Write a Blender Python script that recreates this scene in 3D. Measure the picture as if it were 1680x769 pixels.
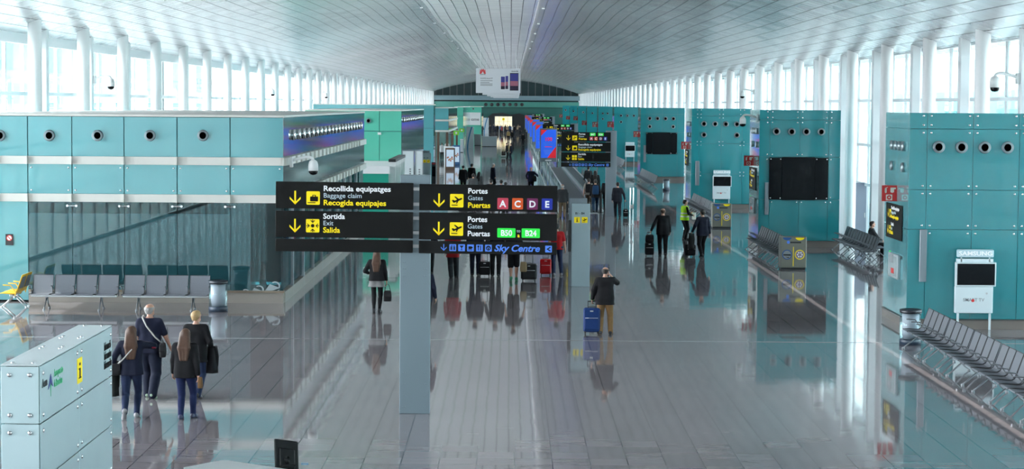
import bpy, math, random
import numpy as np
from mathutils import Vector, Matrix
random.seed(7)
S = bpy.context.scene
COL = S.collection
for _o in list(bpy.data.objects):
    bpy.data.objects.remove(_o)
R = math.radians

# ------------------------------------------------------------------ camera
W_, H_, F_ = 1680.0, 769.0, 3400.0
CAM_H = 5.7
PITCH, YAW, ROLL = math.atan(212.5 / F_), -0.00103, R(0.4)
cam_d = bpy.data.cameras.new('camera'); cam = bpy.data.objects.new('camera', cam_d); COL.objects.link(cam)
cam_d.sensor_width = 36.0; cam_d.lens = F_ / W_ * 36.0
cam_d.clip_start = 0.5; cam_d.clip_end = 3000
CM = Matrix.Rotation(YAW, 4, 'Z') @ Matrix.Rotation(math.pi / 2 - PITCH, 4, 'X') @ Matrix.Rotation(ROLL, 4, 'Z')
CM.translation = (0, 0, CAM_H)
cam.matrix_world = CM
S.camera = cam
_R3 = CM.to_3x3()

# ------------------------------------------------------------------ world, sun, exposure
SKY_LEFT, SKY_RIGHT, SKY_TOP = (18, 18, 19.0), (2.8, 3.65, 3.95), (6.8, 7.8, 9.0)
SUN_E, SUN_EL, SUN_AZ = 30.0, 55.0, 0.0
EXPOSURE = 0.0
w = bpy.data.worlds.new('sky'); S.world = w; w.use_nodes = True
nt = w.node_tree; nt.nodes.clear()
def wn(t): return nt.nodes.new(t)
out = wn('ShaderNodeOutputWorld'); bg = wn('ShaderNodeBackground')
tc = wn('ShaderNodeTexCoord'); sx = wn('ShaderNodeSeparateXYZ')
nt.links.new(tc.outputs['Generated'], sx.inputs[0])
mr = wn('ShaderNodeMapRange'); mr.inputs['From Min'].default_value = -0.8; mr.inputs['From Max'].default_value = 0.8
nt.links.new(sx.outputs['X'], mr.inputs['Value'])
m1 = wn('ShaderNodeMix'); m1.data_type = 'RGBA'
nt.links.new(mr.outputs[0], m1.inputs['Factor'])
m1.inputs['A'].default_value = (*SKY_LEFT, 1); m1.inputs['B'].default_value = (*SKY_RIGHT, 1)
mr2 = wn('ShaderNodeMapRange'); mr2.inputs['From Min'].default_value = 0.25; mr2.inputs['From Max'].default_value = 0.9
nt.links.new(sx.outputs['Z'], mr2.inputs['Value'])
m2 = wn('ShaderNodeMix'); m2.data_type = 'RGBA'
nt.links.new(mr2.outputs[0], m2.inputs['Factor']); nt.links.new(m1.outputs['Result'], m2.inputs['A'])
m2.inputs['B'].default_value = (*SKY_TOP, 1)
nt.links.new(m2.outputs['Result'], bg.inputs['Color']); bg.inputs['Strength'].default_value = 1.0
nt.links.new(bg.outputs[0], out.inputs[0])
sd = bpy.data.lights.new('sun', 'SUN'); sd.energy = SUN_E; sd.angle = R(0.6); sd.color = (1.0, 0.96, 0.9)
so = bpy.data.objects.new('sun', sd); COL.objects.link(so)
_sv = Vector((-math.cos(R(SUN_EL)) * math.cos(R(SUN_AZ)), math.cos(R(SUN_EL)) * math.sin(R(SUN_AZ)), math.sin(R(SUN_EL))))
so.rotation_euler = _sv.to_track_quat('Z', 'Y').to_euler(); so.location = (-40, 60, 60)
vs = S.view_settings; vs.view_transform = 'Standard'; vs.look = 'None'; vs.gamma = 1; vs.use_curve_mapping = False
vs.exposure = EXPOSURE
S.cycles.use_denoising = True
S.cycles.max_bounces = 10; S.cycles.diffuse_bounces = 5; S.cycles.glossy_bounces = 5
S.cycles.transparent_max_bounces = 24; S.cycles.sample_clamp_indirect = 6.0
S.cycles.caustics_reflective = False; S.cycles.caustics_refractive = False
for (px, rz, nm) in ((-17.2, -90, 'portal_left'), (14.95, 90, 'portal_right')):
    pd = bpy.data.lights.new(nm, 'AREA'); pd.shape = 'RECTANGLE'; pd.size = 460; pd.size_y = 8.4
    pd.cycles.is_portal = True
    po = bpy.data.objects.new(nm, pd); COL.objects.link(po)
    po.location = (px, 210, 4.2); po.rotation_euler = (R(90), 0, R(rz))

# ------------------------------------------------------------------ pixel helpers (photograph is 1680 x 769)
def ray(x, y):
    return _R3 @ Vector(((x - W_ / 2) / F_, -(y - H_ / 2) / F_, -1.0))
def at(x, y, Y):
    d = ray(x, y); t = Y / d.y
    return Vector((d.x * t, Y, CAM_H + d.z * t))
def ground(x, y, h=0.0):
    d = ray(x, y); t = (h - CAM_H) / d.z
    return Vector((d.x * t, d.y * t, h))
def on_x(x, y, X):
    d = ray(x, y); t = X / d.x
    return Vector((X, d.y * t, CAM_H + d.z * t))

# ------------------------------------------------------------------ materials
MATS = {}
def srgb(r, g, b):
    f = lambda c: (c / 255 / 12.92) if c / 255 <= 0.04045 else ((c / 255 + 0.055) / 1.055) ** 2.4
    return (f(r), f(g), f(b))
def mat(name, col, rough=0.5, metal=0.0, spec=0.5, emit=0.0, noise=0.0, nscale=8.0, coat=0.0):
    if name in MATS: return MATS[name]
    m = bpy.data.materials.new(name); m.use_nodes = True
    b = m.node_tree.nodes['Principled BSDF']
    b.inputs['Base Color'].default_value = (*col, 1); b.inputs['Roughness'].default_value = rough
    b.inputs['Metallic'].default_value = metal; b.inputs['Specular IOR Level'].default_value = spec
    b.inputs['Coat Weight'].default_value = coat
    if emit:
        b.inputs['Emission Color'].default_value = (*col, 1); b.inputs['Emission Strength'].default_value = emit
    if noise:
        t = m.node_tree; n = t.nodes.new('ShaderNodeTexNoise'); n.inputs['Scale'].default_value = nscale; n.inputs['Detail'].default_value = 4
        c = t.nodes.new('ShaderNodeTexCoord'); t.links.new(c.outputs['Object'], n.inputs['Vector'])
        x = t.nodes.new('ShaderNodeMix'); x.data_type = 'RGBA'
        x.inputs['A'].default_value = (*[v * (1 - noise) for v in col], 1); x.inputs['B'].default_value = (*[min(1, v * (1 + noise)) for v in col], 1)
        t.links.new(n.outputs['Fac'], x.inputs['Factor']); t.links.new(x.outputs['Result'], b.inputs['Base Color'])
    MATS[name] = m
    return m
def glass_mat(name, tint, base=0.04, power=0.35, rough=0.0, film=None, film_amt=0.0):
    m = bpy.data.materials.new(name); m.use_nodes = True; t = m.node_tree; t.nodes.clear()
    o = t.nodes.new('ShaderNodeOutputMaterial'); tr = t.nodes.new('ShaderNodeBsdfTransparent'); g = t.nodes.new('ShaderNodeBsdfGlossy')
    tr.inputs['Color'].default_value = (*tint, 1); g.inputs['Roughness'].default_value = rough
    g.inputs['Color'].default_value = (0.9, 1, 1, 1)
    lw = t.nodes.new('ShaderNodeFresnel'); lw.inputs['IOR'].default_value = 1.5
    ma = t.nodes.new('ShaderNodeMath'); ma.operation = 'MULTIPLY_ADD'; ma.inputs[1].default_value = power * 2; ma.inputs[2].default_value = base
    ma.use_clamp = True
    mx = t.nodes.new('ShaderNodeMixShader')
    t.links.new(lw.outputs[0], ma.inputs[0]); t.links.new(ma.outputs[0], mx.inputs[0])
    src = tr
    if film:
        d = t.nodes.new('ShaderNodeBsdfDiffuse'); d.inputs['Color'].default_value = (*film, 1)
        mf = t.nodes.new('ShaderNodeMixShader'); mf.inputs[0].default_value = film_amt
        t.links.new(tr.outputs[0], mf.inputs[1]); t.links.new(d.outputs[0], mf.inputs[2]); src = mf
    t.links.new(src.outputs[0], mx.inputs[1]); t.links.new(g.outputs[0], mx.inputs[2])
    t.links.new(mx.outputs[0], o.inputs[0])
    MATS[name] = m
    return m

M_TEAL = mat('teal_backed_glass', (0.020, 0.235, 0.268), 0.07, spec=0.4, noise=0.10, nscale=0.6)
M_TEAL_L = mat('brightened_teal_glass', (0.115, 0.365, 0.40), 0.06, noise=0.08, nscale=0.5, coat=0.5)  # same teal glass, extra light and reflections put into a lighter base colour
M_GREEN = mat('green_backed_glass', (0.11, 0.50, 0.37), 0.10, noise=0.08, nscale=0.7, coat=0.3)
M_DGREEN = mat('deep_green_glass', (0.03, 0.33, 0.24), 0.10, coat=0.3)
M_WHITE = mat('white_paint', (0.80, 0.82, 0.82), 0.35)
M_CREAM = mat('cream_beam_paint', (0.66, 0.66, 0.62), 0.4)
M_STEEL = mat('brushed_steel', (0.52, 0.53, 0.54), 0.3, 0.85)
M_CHROME = mat('polished_steel', (0.75, 0.76, 0.77), 0.12, 1.0)
M_SEAT = mat('perforated_grey_steel', (0.165, 0.178, 0.205), 0.5, 0.1, noise=0.1, nscale=60)
M_DARK = mat('dark_rubber', (0.02, 0.022, 0.025), 0.5)
M_BLACKG = mat('black_screen_glass', (0.003, 0.004, 0.006), 0.12, spec=0.12)
M_SIGN = mat('charcoal_sign_panel', (0.010, 0.0105, 0.0105), 0.6, spec=0.12)
M_POST = mat('blue_grey_post_paint', (0.19, 0.25, 0.285), 0.45, spec=0.3)
M_POST2 = mat('grey_post_paint', (0.22, 0.265, 0.30), 0.45)
M_TXT = mat('white_lettering', (0.85, 0.88, 0.90), 0.5, emit=0.15)
M_TXTL = mat('pale_blue_lettering', (0.55, 0.68, 0.75), 0.5, emit=0.1)
M_YEL = mat('yellow_sign_film', (0.90, 0.70, 0.0), 0.5, emit=0.15)
M_BLUE = mat('blue_sign_film', (0.08, 0.22, 0.75), 0.5, emit=0.15)
M_RED = mat('red_sign_film', (0.60, 0.03, 0.03), 0.45)
M_GRN = mat('green_sign_film', (0.02, 0.72, 0.06), 0.5, emit=0.25)
M_TA = mat('pink_red_sign_film', (0.58, 0.05, 0.09), 0.5); M_TC = mat('orange_sign_film', (0.70, 0.09, 0.01), 0.5)
M_TD = mat('plum_sign_film', (0.16, 0.01, 0.09), 0.5); M_TE = mat('navy_sign_film', (0.006, 0.025, 0.36), 0.5)
M_SKIN = mat('skin', (0.50, 0.27, 0.19), 0.5)
M_GREY = mat('mid_grey_paint', (0.30, 0.32, 0.34), 0.45)
M_LGREY = mat('light_grey_panel', (0.50, 0.56, 0.60), 0.4)
M_WOOD = mat('brown_wood', (0.12, 0.075, 0.05), 0.45, noise=0.2, nscale=5)
M_PLINTH = mat('brown_stone_plinth', (0.20, 0.17, 0.15), 0.25)
M_YPL = mat('yellow_seat_plastic', (0.80, 0.50, 0.02), 0.4)
M_WINDOW = glass_mat('clear_window_glass', (0.95, 0.985, 0.985), 0.02, 0.4)
M_SHOP = glass_mat('tinted_shop_glass', (0.24, 0.52, 0.56), 0.03, 0.28)
M_FILM = glass_mat('frosted_shop_glass', (0.22, 0.48, 0.52), 0.04, 0.28, film=(0.035, 0.13, 0.155), film_amt=0.5)
M_BAL = glass_mat('balustrade_glass', (0.86, 0.95, 0.95), 0.04, 0.5)
M_MIRR = glass_mat('side_glass', (0.16, 0.36, 0.42), 0.22, 0.5, rough=0.07)

def floor_mat():
    m = bpy.data.materials.new('polished_stone_tiles'); m.use_nodes = True; t = m.node_tree; b = t.nodes['Principled BSDF']
    N = t.nodes.new; L = t.links.new
    c = N('ShaderNodeTexCoord'); s = N('ShaderNodeSeparateXYZ'); L(c.outputs['Object'], s.inputs[0])
    def math_(op, a, bb=None, cc=None):
        n = N('ShaderNodeMath'); n.operation = op
        for i, v in enumerate((a, bb, cc)):
            if v is None: continue
            if isinstance(v, (int, float)): n.inputs[i].default_value = v
            else: L(v, n.inputs[i])
        return n.outputs[0]
    u = math_('DIVIDE', math_('SUBTRACT', s.outputs['X'], 0.10), 0.604)
    v = math_('DIVIDE', s.outputs['Y'], 0.604)
    def line(q, wd):
        fr = math_('FRACT', q); d = math_('MINIMUM', fr, math_('SUBTRACT', 1.0, fr))
        return math_('LESS_THAN', d, wd)
    lx = line(u, 0.015); ly = math_('MULTIPLY', line(v, 0.014), 0.3)
    ln = math_('MAXIMUM', lx, ly)
    cb = N('ShaderNodeCombineXYZ'); L(math_('FLOOR', u), cb.inputs[0]); L(math_('FLOOR', v), cb.inputs[1])
    wnz = N('ShaderNodeTexWhiteNoise'); wnz.noise_dimensions = '3D'; L(cb.outputs[0], wnz.inputs['Vector'])
    sc = N('ShaderNodeVectorMath'); sc.operation = 'MULTIPLY'; L(c.outputs['Object'], sc.inputs[0]); sc.inputs[1].default_value = (1.2, 9, 1)
    nz = N('ShaderNodeTexNoise'); nz.inputs['Scale'].default_value = 1.0; nz.inputs['Detail'].default_value = 5; L(sc.outputs[0], nz.inputs['Vector'])
    m1 = N('ShaderNodeMix'); m1.data_type = 'RGBA'; m1.inputs['A'].default_value = (0.205, 0.185, 0.195, 1); m1.inputs['B'].default_value = (0.30, 0.272, 0.285, 1)
    f = math_('ADD', math_('MULTIPLY', wnz.outputs['Value'], 0.45), math_('MULTIPLY', nz.outputs['Fac'], 0.55)); L(f, m1.inputs['Factor'])
    m2 = N('ShaderNodeMix'); m2.data_type = 'RGBA'; m2.inputs['B'].default_value = (0.05, 0.05, 0.055, 1)
    L(m1.outputs['Result'], m2.inputs['A']); L(ln, m2.inputs['Factor']); L(m2.outputs['Result'], b.inputs['Base Color'])
    # every tile is laid very slightly out of level
    sub = N('ShaderNodeVectorMath'); sub.operation = 'SUBTRACT'; L(wnz.outputs['Color'], sub.inputs[0]); sub.inputs[1].default_value = (0.5, 0.5, 0.5)
    mul = N('ShaderNodeVectorMath'); mul.operation = 'MULTIPLY'; L(sub.outputs[0], mul.inputs[0]); mul.inputs[1].default_value = (0.0022, 0.0022, 0.0)
    g = N('ShaderNodeNewGeometry'); ad = N('ShaderNodeVectorMath'); L(g.outputs['Normal'], ad.inputs[0]); L(mul.outputs[0], ad.inputs[1])
    nm = N('ShaderNodeVectorMath'); nm.operation = 'NORMALIZE'; L(ad.outputs[0], nm.inputs[0]); L(nm.outputs[0], b.inputs['Normal'])
    b.inputs['Roughness'].default_value = 0.045; b.inputs['IOR'].default_value = 1.62
    return m
def ceil_mat(name, col, rough, metal):
    m = bpy.data.materials.new(name); m.use_nodes = True; t = m.node_tree; b = t.nodes['Principled BSDF']
    N = t.nodes.new; L = t.links.new
    c = N('ShaderNodeTexCoord'); s = N('ShaderNodeSeparateXYZ'); L(c.outputs['Object'], s.inputs[0])
    def math_(op, a, bb=None):
        n = N('ShaderNodeMath'); n.operation = op
        for i, v in enumerate((a, bb)):
            if v is None: continue
            if isinstance(v, (int, float)): n.inputs[i].default_value = v
            else: L(v, n.inputs[i])
        return n.outputs[0]
    def line(q, wd):
        fr = math_('FRACT', q); d = math_('MINIMUM', fr, math_('SUBTRACT', 1.0, fr))
        return math_('LESS_THAN', d, wd)
    lx = math_('MULTIPLY', line(math_('DIVIDE', s.outputs['X'], 0.6), 0.038), 0.92)
    ly = math_('MULTIPLY', line(math_('DIVIDE', s.outputs['Y'], 0.9), 0.05), 0.32)
    cb = N('ShaderNodeCombineXYZ'); L(math_('FLOOR', math_('DIVIDE', s.outputs['X'], 0.6)), cb.inputs[0]); L(math_('FLOOR', math_('DIVIDE', s.outputs['Y'], 0.9)), cb.inputs[1])
    wz = N('ShaderNodeTexWhiteNoise'); L(cb.outputs[0], wz.inputs['Vector'])
    ca = N('ShaderNodeMix'); ca.data_type = 'RGBA'; ca.inputs['A'].default_value = (*[v * 0.90 for v in col], 1); ca.inputs['B'].default_value = (*col, 1); L(wz.outputs['Value'], ca.inputs['Factor'])
    cc = N('ShaderNodeMix'); cc.data_type = 'RGBA'; cc.inputs['B'].default_value = (*[v * 0.10 for v in col], 1)
    L(ca.outputs['Result'], cc.inputs['A']); L(math_('MAXIMUM', lx, ly), cc.inputs['Factor']); L(cc.outputs['Result'], b.inputs['Base Color'])
    sub = N('ShaderNodeVectorMath'); sub.operation = 'SUBTRACT'; L(wz.outputs['Color'], sub.inputs[0]); sub.inputs[1].default_value = (0.5, 0.5, 0.5)
    mul = N('ShaderNodeVectorMath'); mul.operation = 'MULTIPLY'; L(sub.outputs[0], mul.inputs[0]); mul.inputs[1].default_value = (0.01, 0.035, 0.0)
    g = N('ShaderNodeNewGeometry'); ad = N('ShaderNodeVectorMath'); L(g.outputs['Normal'], ad.inputs[0]); L(mul.outputs[0], ad.inputs[1])
    nm = N('ShaderNodeVectorMath'); nm.operation = 'NORMALIZE'; L(ad.outputs[0], nm.inputs[0]); L(nm.outputs[0], b.inputs['Normal'])
    b.inputs['Roughness'].default_value = rough
    inv = math_('SUBTRACT', 1.0, math_('MAXIMUM', lx, ly)); L(math_('MULTIPLY', inv, metal), b.inputs['Metallic']); L(math_('MULTIPLY', inv, 0.5), b.inputs['Specular IOR Level'])
    return m
M_FLOOR = floor_mat()
M_CEIL = ceil_mat('slatted_aluminium_ceiling', (0.56, 0.585, 0.61), 0.24, 0.45)
M_CEILC = ceil_mat('brightened_slatted_ceiling_strip', (0.93, 0.94, 0.95), 0.22, 0.1)  # same slats, colour lightened to paint in the centre facet's brighter reflection

# ------------------------------------------------------------------ object helpers
def org(o):
    v = Vector((0, 0, 0))
    while o is not None:
        v = v + o.location; o = o.parent
    return v
def link(o, parent=None):
    COL.objects.link(o)
    if parent is not None: o.parent = parent
    return o
def tag(o, label=None, cat=None, group=None, kind=None):
    if label: o['label'] = label
    if cat: o['category'] = cat
    if group: o['group'] = group
    if kind: o['kind'] = kind
    return o
def thing(name, label, cat, loc=(0, 0, 0), rotz=0.0, group=None):
    o = bpy.data.objects.new(name, None); COL.objects.link(o); o.empty_display_size = 0.2
    o.location = loc; o.rotation_euler = (0, 0, rotz)
    return tag(o, label, cat, group)
def copy_tree(o, parent=None):
    c = o.copy(); COL.objects.link(c)
    if parent is not None: c.parent = parent
    for ch in list(o.children): copy_tree(ch, c)
    return c
ORD = ['zeroth', 'first', 'second', 'third', 'fourth', 'fifth', 'sixth', 'seventh', 'eighth', 'ninth', 'tenth', 'eleventh', 'twelfth', 'thirteenth', 'fourteenth', 'fifteenth', 'sixteenth', 'seventeenth', 'eighteenth', 'nineteenth', 'twentieth']
for _t in ('twenty', 'thirty', 'forty', 'fifty'):
    for _u in ORD[1:10]: ORD.append(_t + '-' + _u)
    ORD.append({'twenty': 'thirtieth', 'thirty': 'fortieth', 'forty': 'fiftieth', 'fifty': 'sixtieth'}[_t])

class MB:
    """collects shapes and links them as ONE mesh object"""
    def __init__(s): s.v = []; s.f = []; s.sm = []
    def add(s, vs_, fs, smooth=False):
        b = len(s.v); s.v += [tuple(p) for p in vs_]; s.f += [tuple(i + b for i in q) for q in fs]; s.sm += [smooth] * len(fs); return s
    def box(s, x0, x1, y0, y1, z0, z1, bev=0.0):
        if x1 < x0: x0, x1 = x1, x0
        if y1 < y0: y0, y1 = y1, y0
        if z1 < z0: z0, z1 = z1, z0
        if bev <= 0:
            return s.add([(x0, y0, z0), (x1, y0, z0), (x1, y1, z0), (x0, y1, z0), (x0, y0, z1), (x1, y0, z1), (x1, y1, z1), (x0, y1, z1)],
                         [(0, 3, 2, 1), (4, 5, 6, 7), (0, 1, 5, 4), (1, 2, 6, 5), (2, 3, 7, 6), (3, 0, 4, 7)])
        b = min(bev, (x1 - x0) / 2.01, (y1 - y0) / 2.01, (z1 - z0) / 2.01)
        vs_ = []
        def ring(xa, xb, ya, yb, z):
            return [(xa + b, ya, z), (xb - b, ya, z), (xb, ya + b, z), (xb, yb - b, z), (xb - b, yb, z), (xa + b, yb, z), (xa, yb - b, z), (xa, ya + b, z)]
        rs = [ring(x0 + b, x1 - b, y0 + b, y1 - b, z0), ring(x0, x1, y0, y1, z0 + b), ring(x0, x1, y0, y1, z1 - b), ring(x0 + b, x1 - b, y0 + b, y1 - b, z1)]
        for r_ in rs: vs_ += r_
        fs = [tuple(range(7, -1, -1)), tuple(range(24, 32))]
        for k in range(3):
            for i in range(8):
                j = (i + 1) % 8; fs.append((k * 8 + i, k * 8 + j, k * 8 + 8 + j, k * 8 + 8 + i))
        return s.add(vs_, fs)
    def cyl(s, p, q, r, r2=None, n=16, caps=True):
        p, q = Vector(p), Vector(q); r2 = r if r2 is None else r2
        d = (q - p).normalized(); a = d.orthogonal().normalized(); b = d.cross(a)
        vs_ = []
        for i in range(n):
            t = 2 * math.pi * i / n; o = a * math.cos(t) + b * math.sin(t)
            vs_ += [p + o * r, q + o * r2]
        s.add(vs_, [(2 * i, 2 * ((i + 1) % n), 2 * ((i + 1) % n) + 1, 2 * i + 1) for i in range(n)], True)
        if caps:
            s.add([vs_[2 * i] for i in range(n)], [tuple(range(n - 1, -1, -1))]); s.add([vs_[2 * i + 1] for i in range(n)], [tuple(range(n))])
        return s
    def tube(s, pts, r, n=10):
        pts = [Vector(p) for p in pts]; vs_ = []; ref = None
        for i, p in enumerate(pts):
            d = (pts[min(i + 1, len(pts) - 1)] - pts[max(i - 1, 0)]).normalized()
            if ref is None: ref = d.orthogonal().normalized()
            a = (ref - d * ref.dot(d)).normalized(); ref = a; b = d.cross(a)
            rr = r[i] if isinstance(r, (list, tuple)) else r
            vs_ += [p + (a * math.cos(2 * math.pi * k / n) + b * math.sin(2 * math.pi * k / n)) * rr for k in range(n)]
        fs = [(i * n + k, i * n + (k + 1) % n, (i + 1) * n + (k + 1) % n, (i + 1) * n + k) for i in range(len(pts) - 1) for k in range(n)]
        fs += [tuple(range(n - 1, -1, -1)), tuple(range((len(pts) - 1) * n, len(pts) * n))]
        return s.add(vs_, fs, True)
    def lathe(s, prof, c=(0, 0, 0), n=24, axis='z'):
        vs_ = []
        for (r, h) in prof:
            for k in range(n):
                a = 2 * math.pi * k / n; x, y = r * math.cos(a), r * math.sin(a)
                if axis == 'z': p = (x, y, h)
                elif axis == 'y': p = (x, -h, y)      # grows towards -y
                else: p = (-h, x, y)                   # grows towards -x
                vs_.append((p[0] + c[0], p[1] + c[1], p[2] + c[2]))
        m = len(prof)
        fs = [(i * n + k, i * n + (k + 1) % n, (i + 1) * n + (k + 1) % n, (i + 1) * n + k) for i in range(m - 1) for k in range(n)]
        if prof[0][0] > 1e-6: fs.append(tuple(range(n - 1, -1, -1)))
        if prof[-1][0] > 1e-6: fs.append(tuple(range((m - 1) * n, m * n)))
        return s.add(vs_, fs, True)
    def plate(s, pts, y, th=0.004):
        """polygon in the x-z plane, front face at y-th, facing -y"""
        n = len(pts); a = sum(pts[i][0] * pts[(i + 1) % n][1] - pts[(i + 1) % n][0] * pts[i][1] for i in range(n))
        if a < 0: pts = pts[::-1]
        vs_ = [(p[0], y - th, p[1]) for p in pts] + [(p[0], y, p[1]) for p in pts]
        fs = [tuple(range(n)), tuple(range(2 * n - 1, n - 1, -1))] + [(i, i + n, (i + 1) % n + n, (i + 1) % n) for i in range(n)]
        return s.add(vs_, fs)
    def strip(s, prof, x0, x1, smooth=True):
        """closed y-z profile swept along x"""
        n = len(prof)
        vs_ = [(x0, p[0], p[1]) for p in prof] + [(x1, p[0], p[1]) for p in prof]
        return s.add(vs_, [(i, (i + 1) % n, (i + 1) % n + n, i + n) for i in range(n)] + [tuple(range(n - 1, -1, -1)), tuple(range(n, 2 * n))], False)
    def mesh(s, name, m, off=Vector((0, 0, 0))):
        me = bpy.data.meshes.new(name)
        me.from_pydata([(p[0] - off[0], p[1] - off[1], p[2] - off[2]) for p in s.v], [], s.f)
        me.polygons.foreach_set('use_smooth', s.sm); me.materials.append(m); me.update()
        return me
    def build(s, name, m, parent=None, local=False, kind=None):
        off = Vector((0, 0, 0)) if (local or parent is None) else org(parent)
        o = bpy.data.objects.new(name, s.mesh(name, m, off)); link(o, parent)
        if kind: o['kind'] = kind
        return o
def sub(mesh_obj, name, parent, loc):
    """another copy of a mesh object as a part, at a place in the parent's frame"""
    c = bpy.data.objects.new(name, mesh_obj.data if hasattr(mesh_obj, 'data') else mesh_obj); COL.objects.link(c); c.parent = parent; c.location = loc
    return c
_fontcache = {}
def text_geo(txt, size, weight=0.0, shear=0.0, align='LEFT', th=0.003):
    key = (txt, weight, shear, align)
    if key not in _fontcache:
        cu = bpy.data.curves.new('lettering', 'FONT'); cu.body = txt; cu.size = 1.0; cu.offset = weight; cu.shear = shear
        cu.align_x = align; cu.resolution_u = 3; cu.extrude = 0.5
        o = bpy.data.objects.new('lettering_source', cu); COL.objects.link(o)
        dg = bpy.context.evaluated_depsgraph_get(); me = bpy.data.meshes.new_from_object(o.evaluated_get(dg))
        _fontcache[key] = ([v.co.copy() for v in me.vertices], [tuple(p.vertices) for p in me.polygons])
        bpy.data.objects.remove(o); bpy.data.curves.remove(cu); bpy.data.meshes.remove(me)
    return _fontcache[key]
def add_text(mb, txt, x, y, z, size, weight=0.0, shear=0.0, align='LEFT', th=0.004, xs=1.0):
    vs_, fs = text_geo(txt, size, weight, shear, align)
    return mb.add([(x + v.x * size * xs, y + (-v.z - 0.5) * th, z + v.y * size) for v in vs_], fs)
def rrect(cx, cz, w_, h_, r=0.0, n=4):
    if r <= 0: return [(cx - w_ / 2, cz - h_ / 2), (cx + w_ / 2, cz - h_ / 2), (cx + w_ / 2, cz + h_ / 2), (cx - w_ / 2, cz + h_ / 2)]
    pts = []
    for (sx_, sz_, a0) in ((1, -1, -90), (1, 1, 0), (-1, 1, 90), (-1, -1, 180)):
        for k in range(n + 1):
            a = R(a0 + 90 * k / n); pts.append((cx + sx_ * (w_ / 2 - r) + r * math.cos(a), cz + sz_ * (h_ / 2 - r) + r * math.sin(a)))
    return pts
def disc(cx, cz, r, n=24): return [(cx + r * math.cos(2 * math.pi * k / n), cz + r * math.sin(2 * math.pi * k / n)) for k in range(n)]
# ------------------------------------------------------------------ the hall: floor, ceiling, glazed sides, far end
Y0, Y1 = -30.0, 440.0
XL, XR = -17.4, 15.2
mb = MB(); mb.box(XL - 0.3, XR + 0.3, Y0, Y1, -0.3, 0.0); fl = mb.build('floor', M_FLOOR, kind='structure')
mb = MB(); mb.box(-16.5, 14.0, 50.05, 50.10, -0.02, 0.004); tj = mb.build('trim_1', mat('steel_floor_joint', (0.62, 0.65, 0.67), 0.25, 0.7), kind='structure')
CX = -1.55
def ceil_h(d):
    d = abs(d)
    if d <= 2.9: return 5.15
    e = d - 2.9
    return 5.15 - 0.02 - 0.075 * e - 0.0106 * e * e
def wave(y): return 0.06 * math.sin(2 * math.pi * y / 34.0 + 0.6)
def ceil_part(name, xs, m, low=0.0):
    ys = np.arange(Y0, Y1 + 0.1, 2.0); vs_ = []; fs = []
    for y in ys:
        for x in xs:
            d = x - CX; e = min(1.0, max(0.0, (15.6 - abs(d)) / 9.0))
            vs_.append((x, y, CAM_H + ceil_h(d) - low + wave(y) * e))
    n = len(xs)
    for j in range(len(ys) - 1):
        for i in range(n - 1):
            fs.append((j * n + i, (j + 1) * n + i, (j + 1) * n + i + 1, j * n + i + 1))
    b = MB(); b.add(vs_, fs, True); return b.build(name, m, kind='structure')
ceil_part('ceiling_left', list(np.linspace(XL - 0.3, CX - 2.9, 22)), M_CEIL)
ceil_part('ceiling_centre', list(np.linspace(CX - 2.9, CX + 2.9, 6)), M_CEILC, 0.04)
ceil_part('ceiling_right', list(np.linspace(CX + 2.9, XR + 0.3, 22)), M_CEIL)
# small recessed lamps along both creases of the ceiling
for sgn, nm in ((-1, 'left'), (1, 'right')):
    src = None
    for k in range(6):
        y = 92 + 19 * k; x = CX + sgn * 3.25
        z = CAM_H + ceil_h(x - CX) + wave(y) - 0.03
        if src is None:
            t = thing('ceiling_spotlight', '', 'ceiling light', (x, y, z), 0, 'small spotlights in the slatted ceiling')
            b = MB(); b.lathe([(0.05, 0.05), (0.075, 0.05), (0.075, -0.012), (0.05, -0.012)], n=14); b.build('rim', M_STEEL, t, local=True)
            b = MB(); b.lathe([(0.0, 0.0), (0.05, 0.0), (0.05, 0.02), (0.0, 0.02)], n=14); b.build('lens', mat('lamp_lens', (0.9, 0.9, 0.85), 0.2, emit=1.5), t, local=True)
            src = t
        else:
            t = copy_tree(src); t.location = (x, y, z)
        t['label'] = '%s small round spotlight from the camera beside the %s edge of the pale ceiling strip' % (ORD[k + 1], nm)
Z_EDGE = CAM_H + 2.42
# outside ground
b = MB(); b.box(-400, XL - 0.31, -200, 700, -0.5, -0.35); b.build('ground_left', mat('pale_concrete_apron', (0.74, 0.75, 0.74), 0.8, noise=0.08, nscale=0.05), kind='structure')
b = MB(); b.box(XR + 0.31, 400, -200, 700, -0.5, -0.35); b.build('ground_right', MATS['pale_concrete_apron'], kind='structure')
# what closes the hall behind the camera
b = MB(); b.box(XL, XR, Y0 - 0.3, Y0, 0, 11); b.build('wall_back', mat('grey_wall', (0.45, 0.47, 0.48), 0.5), kind='structure')

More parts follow.
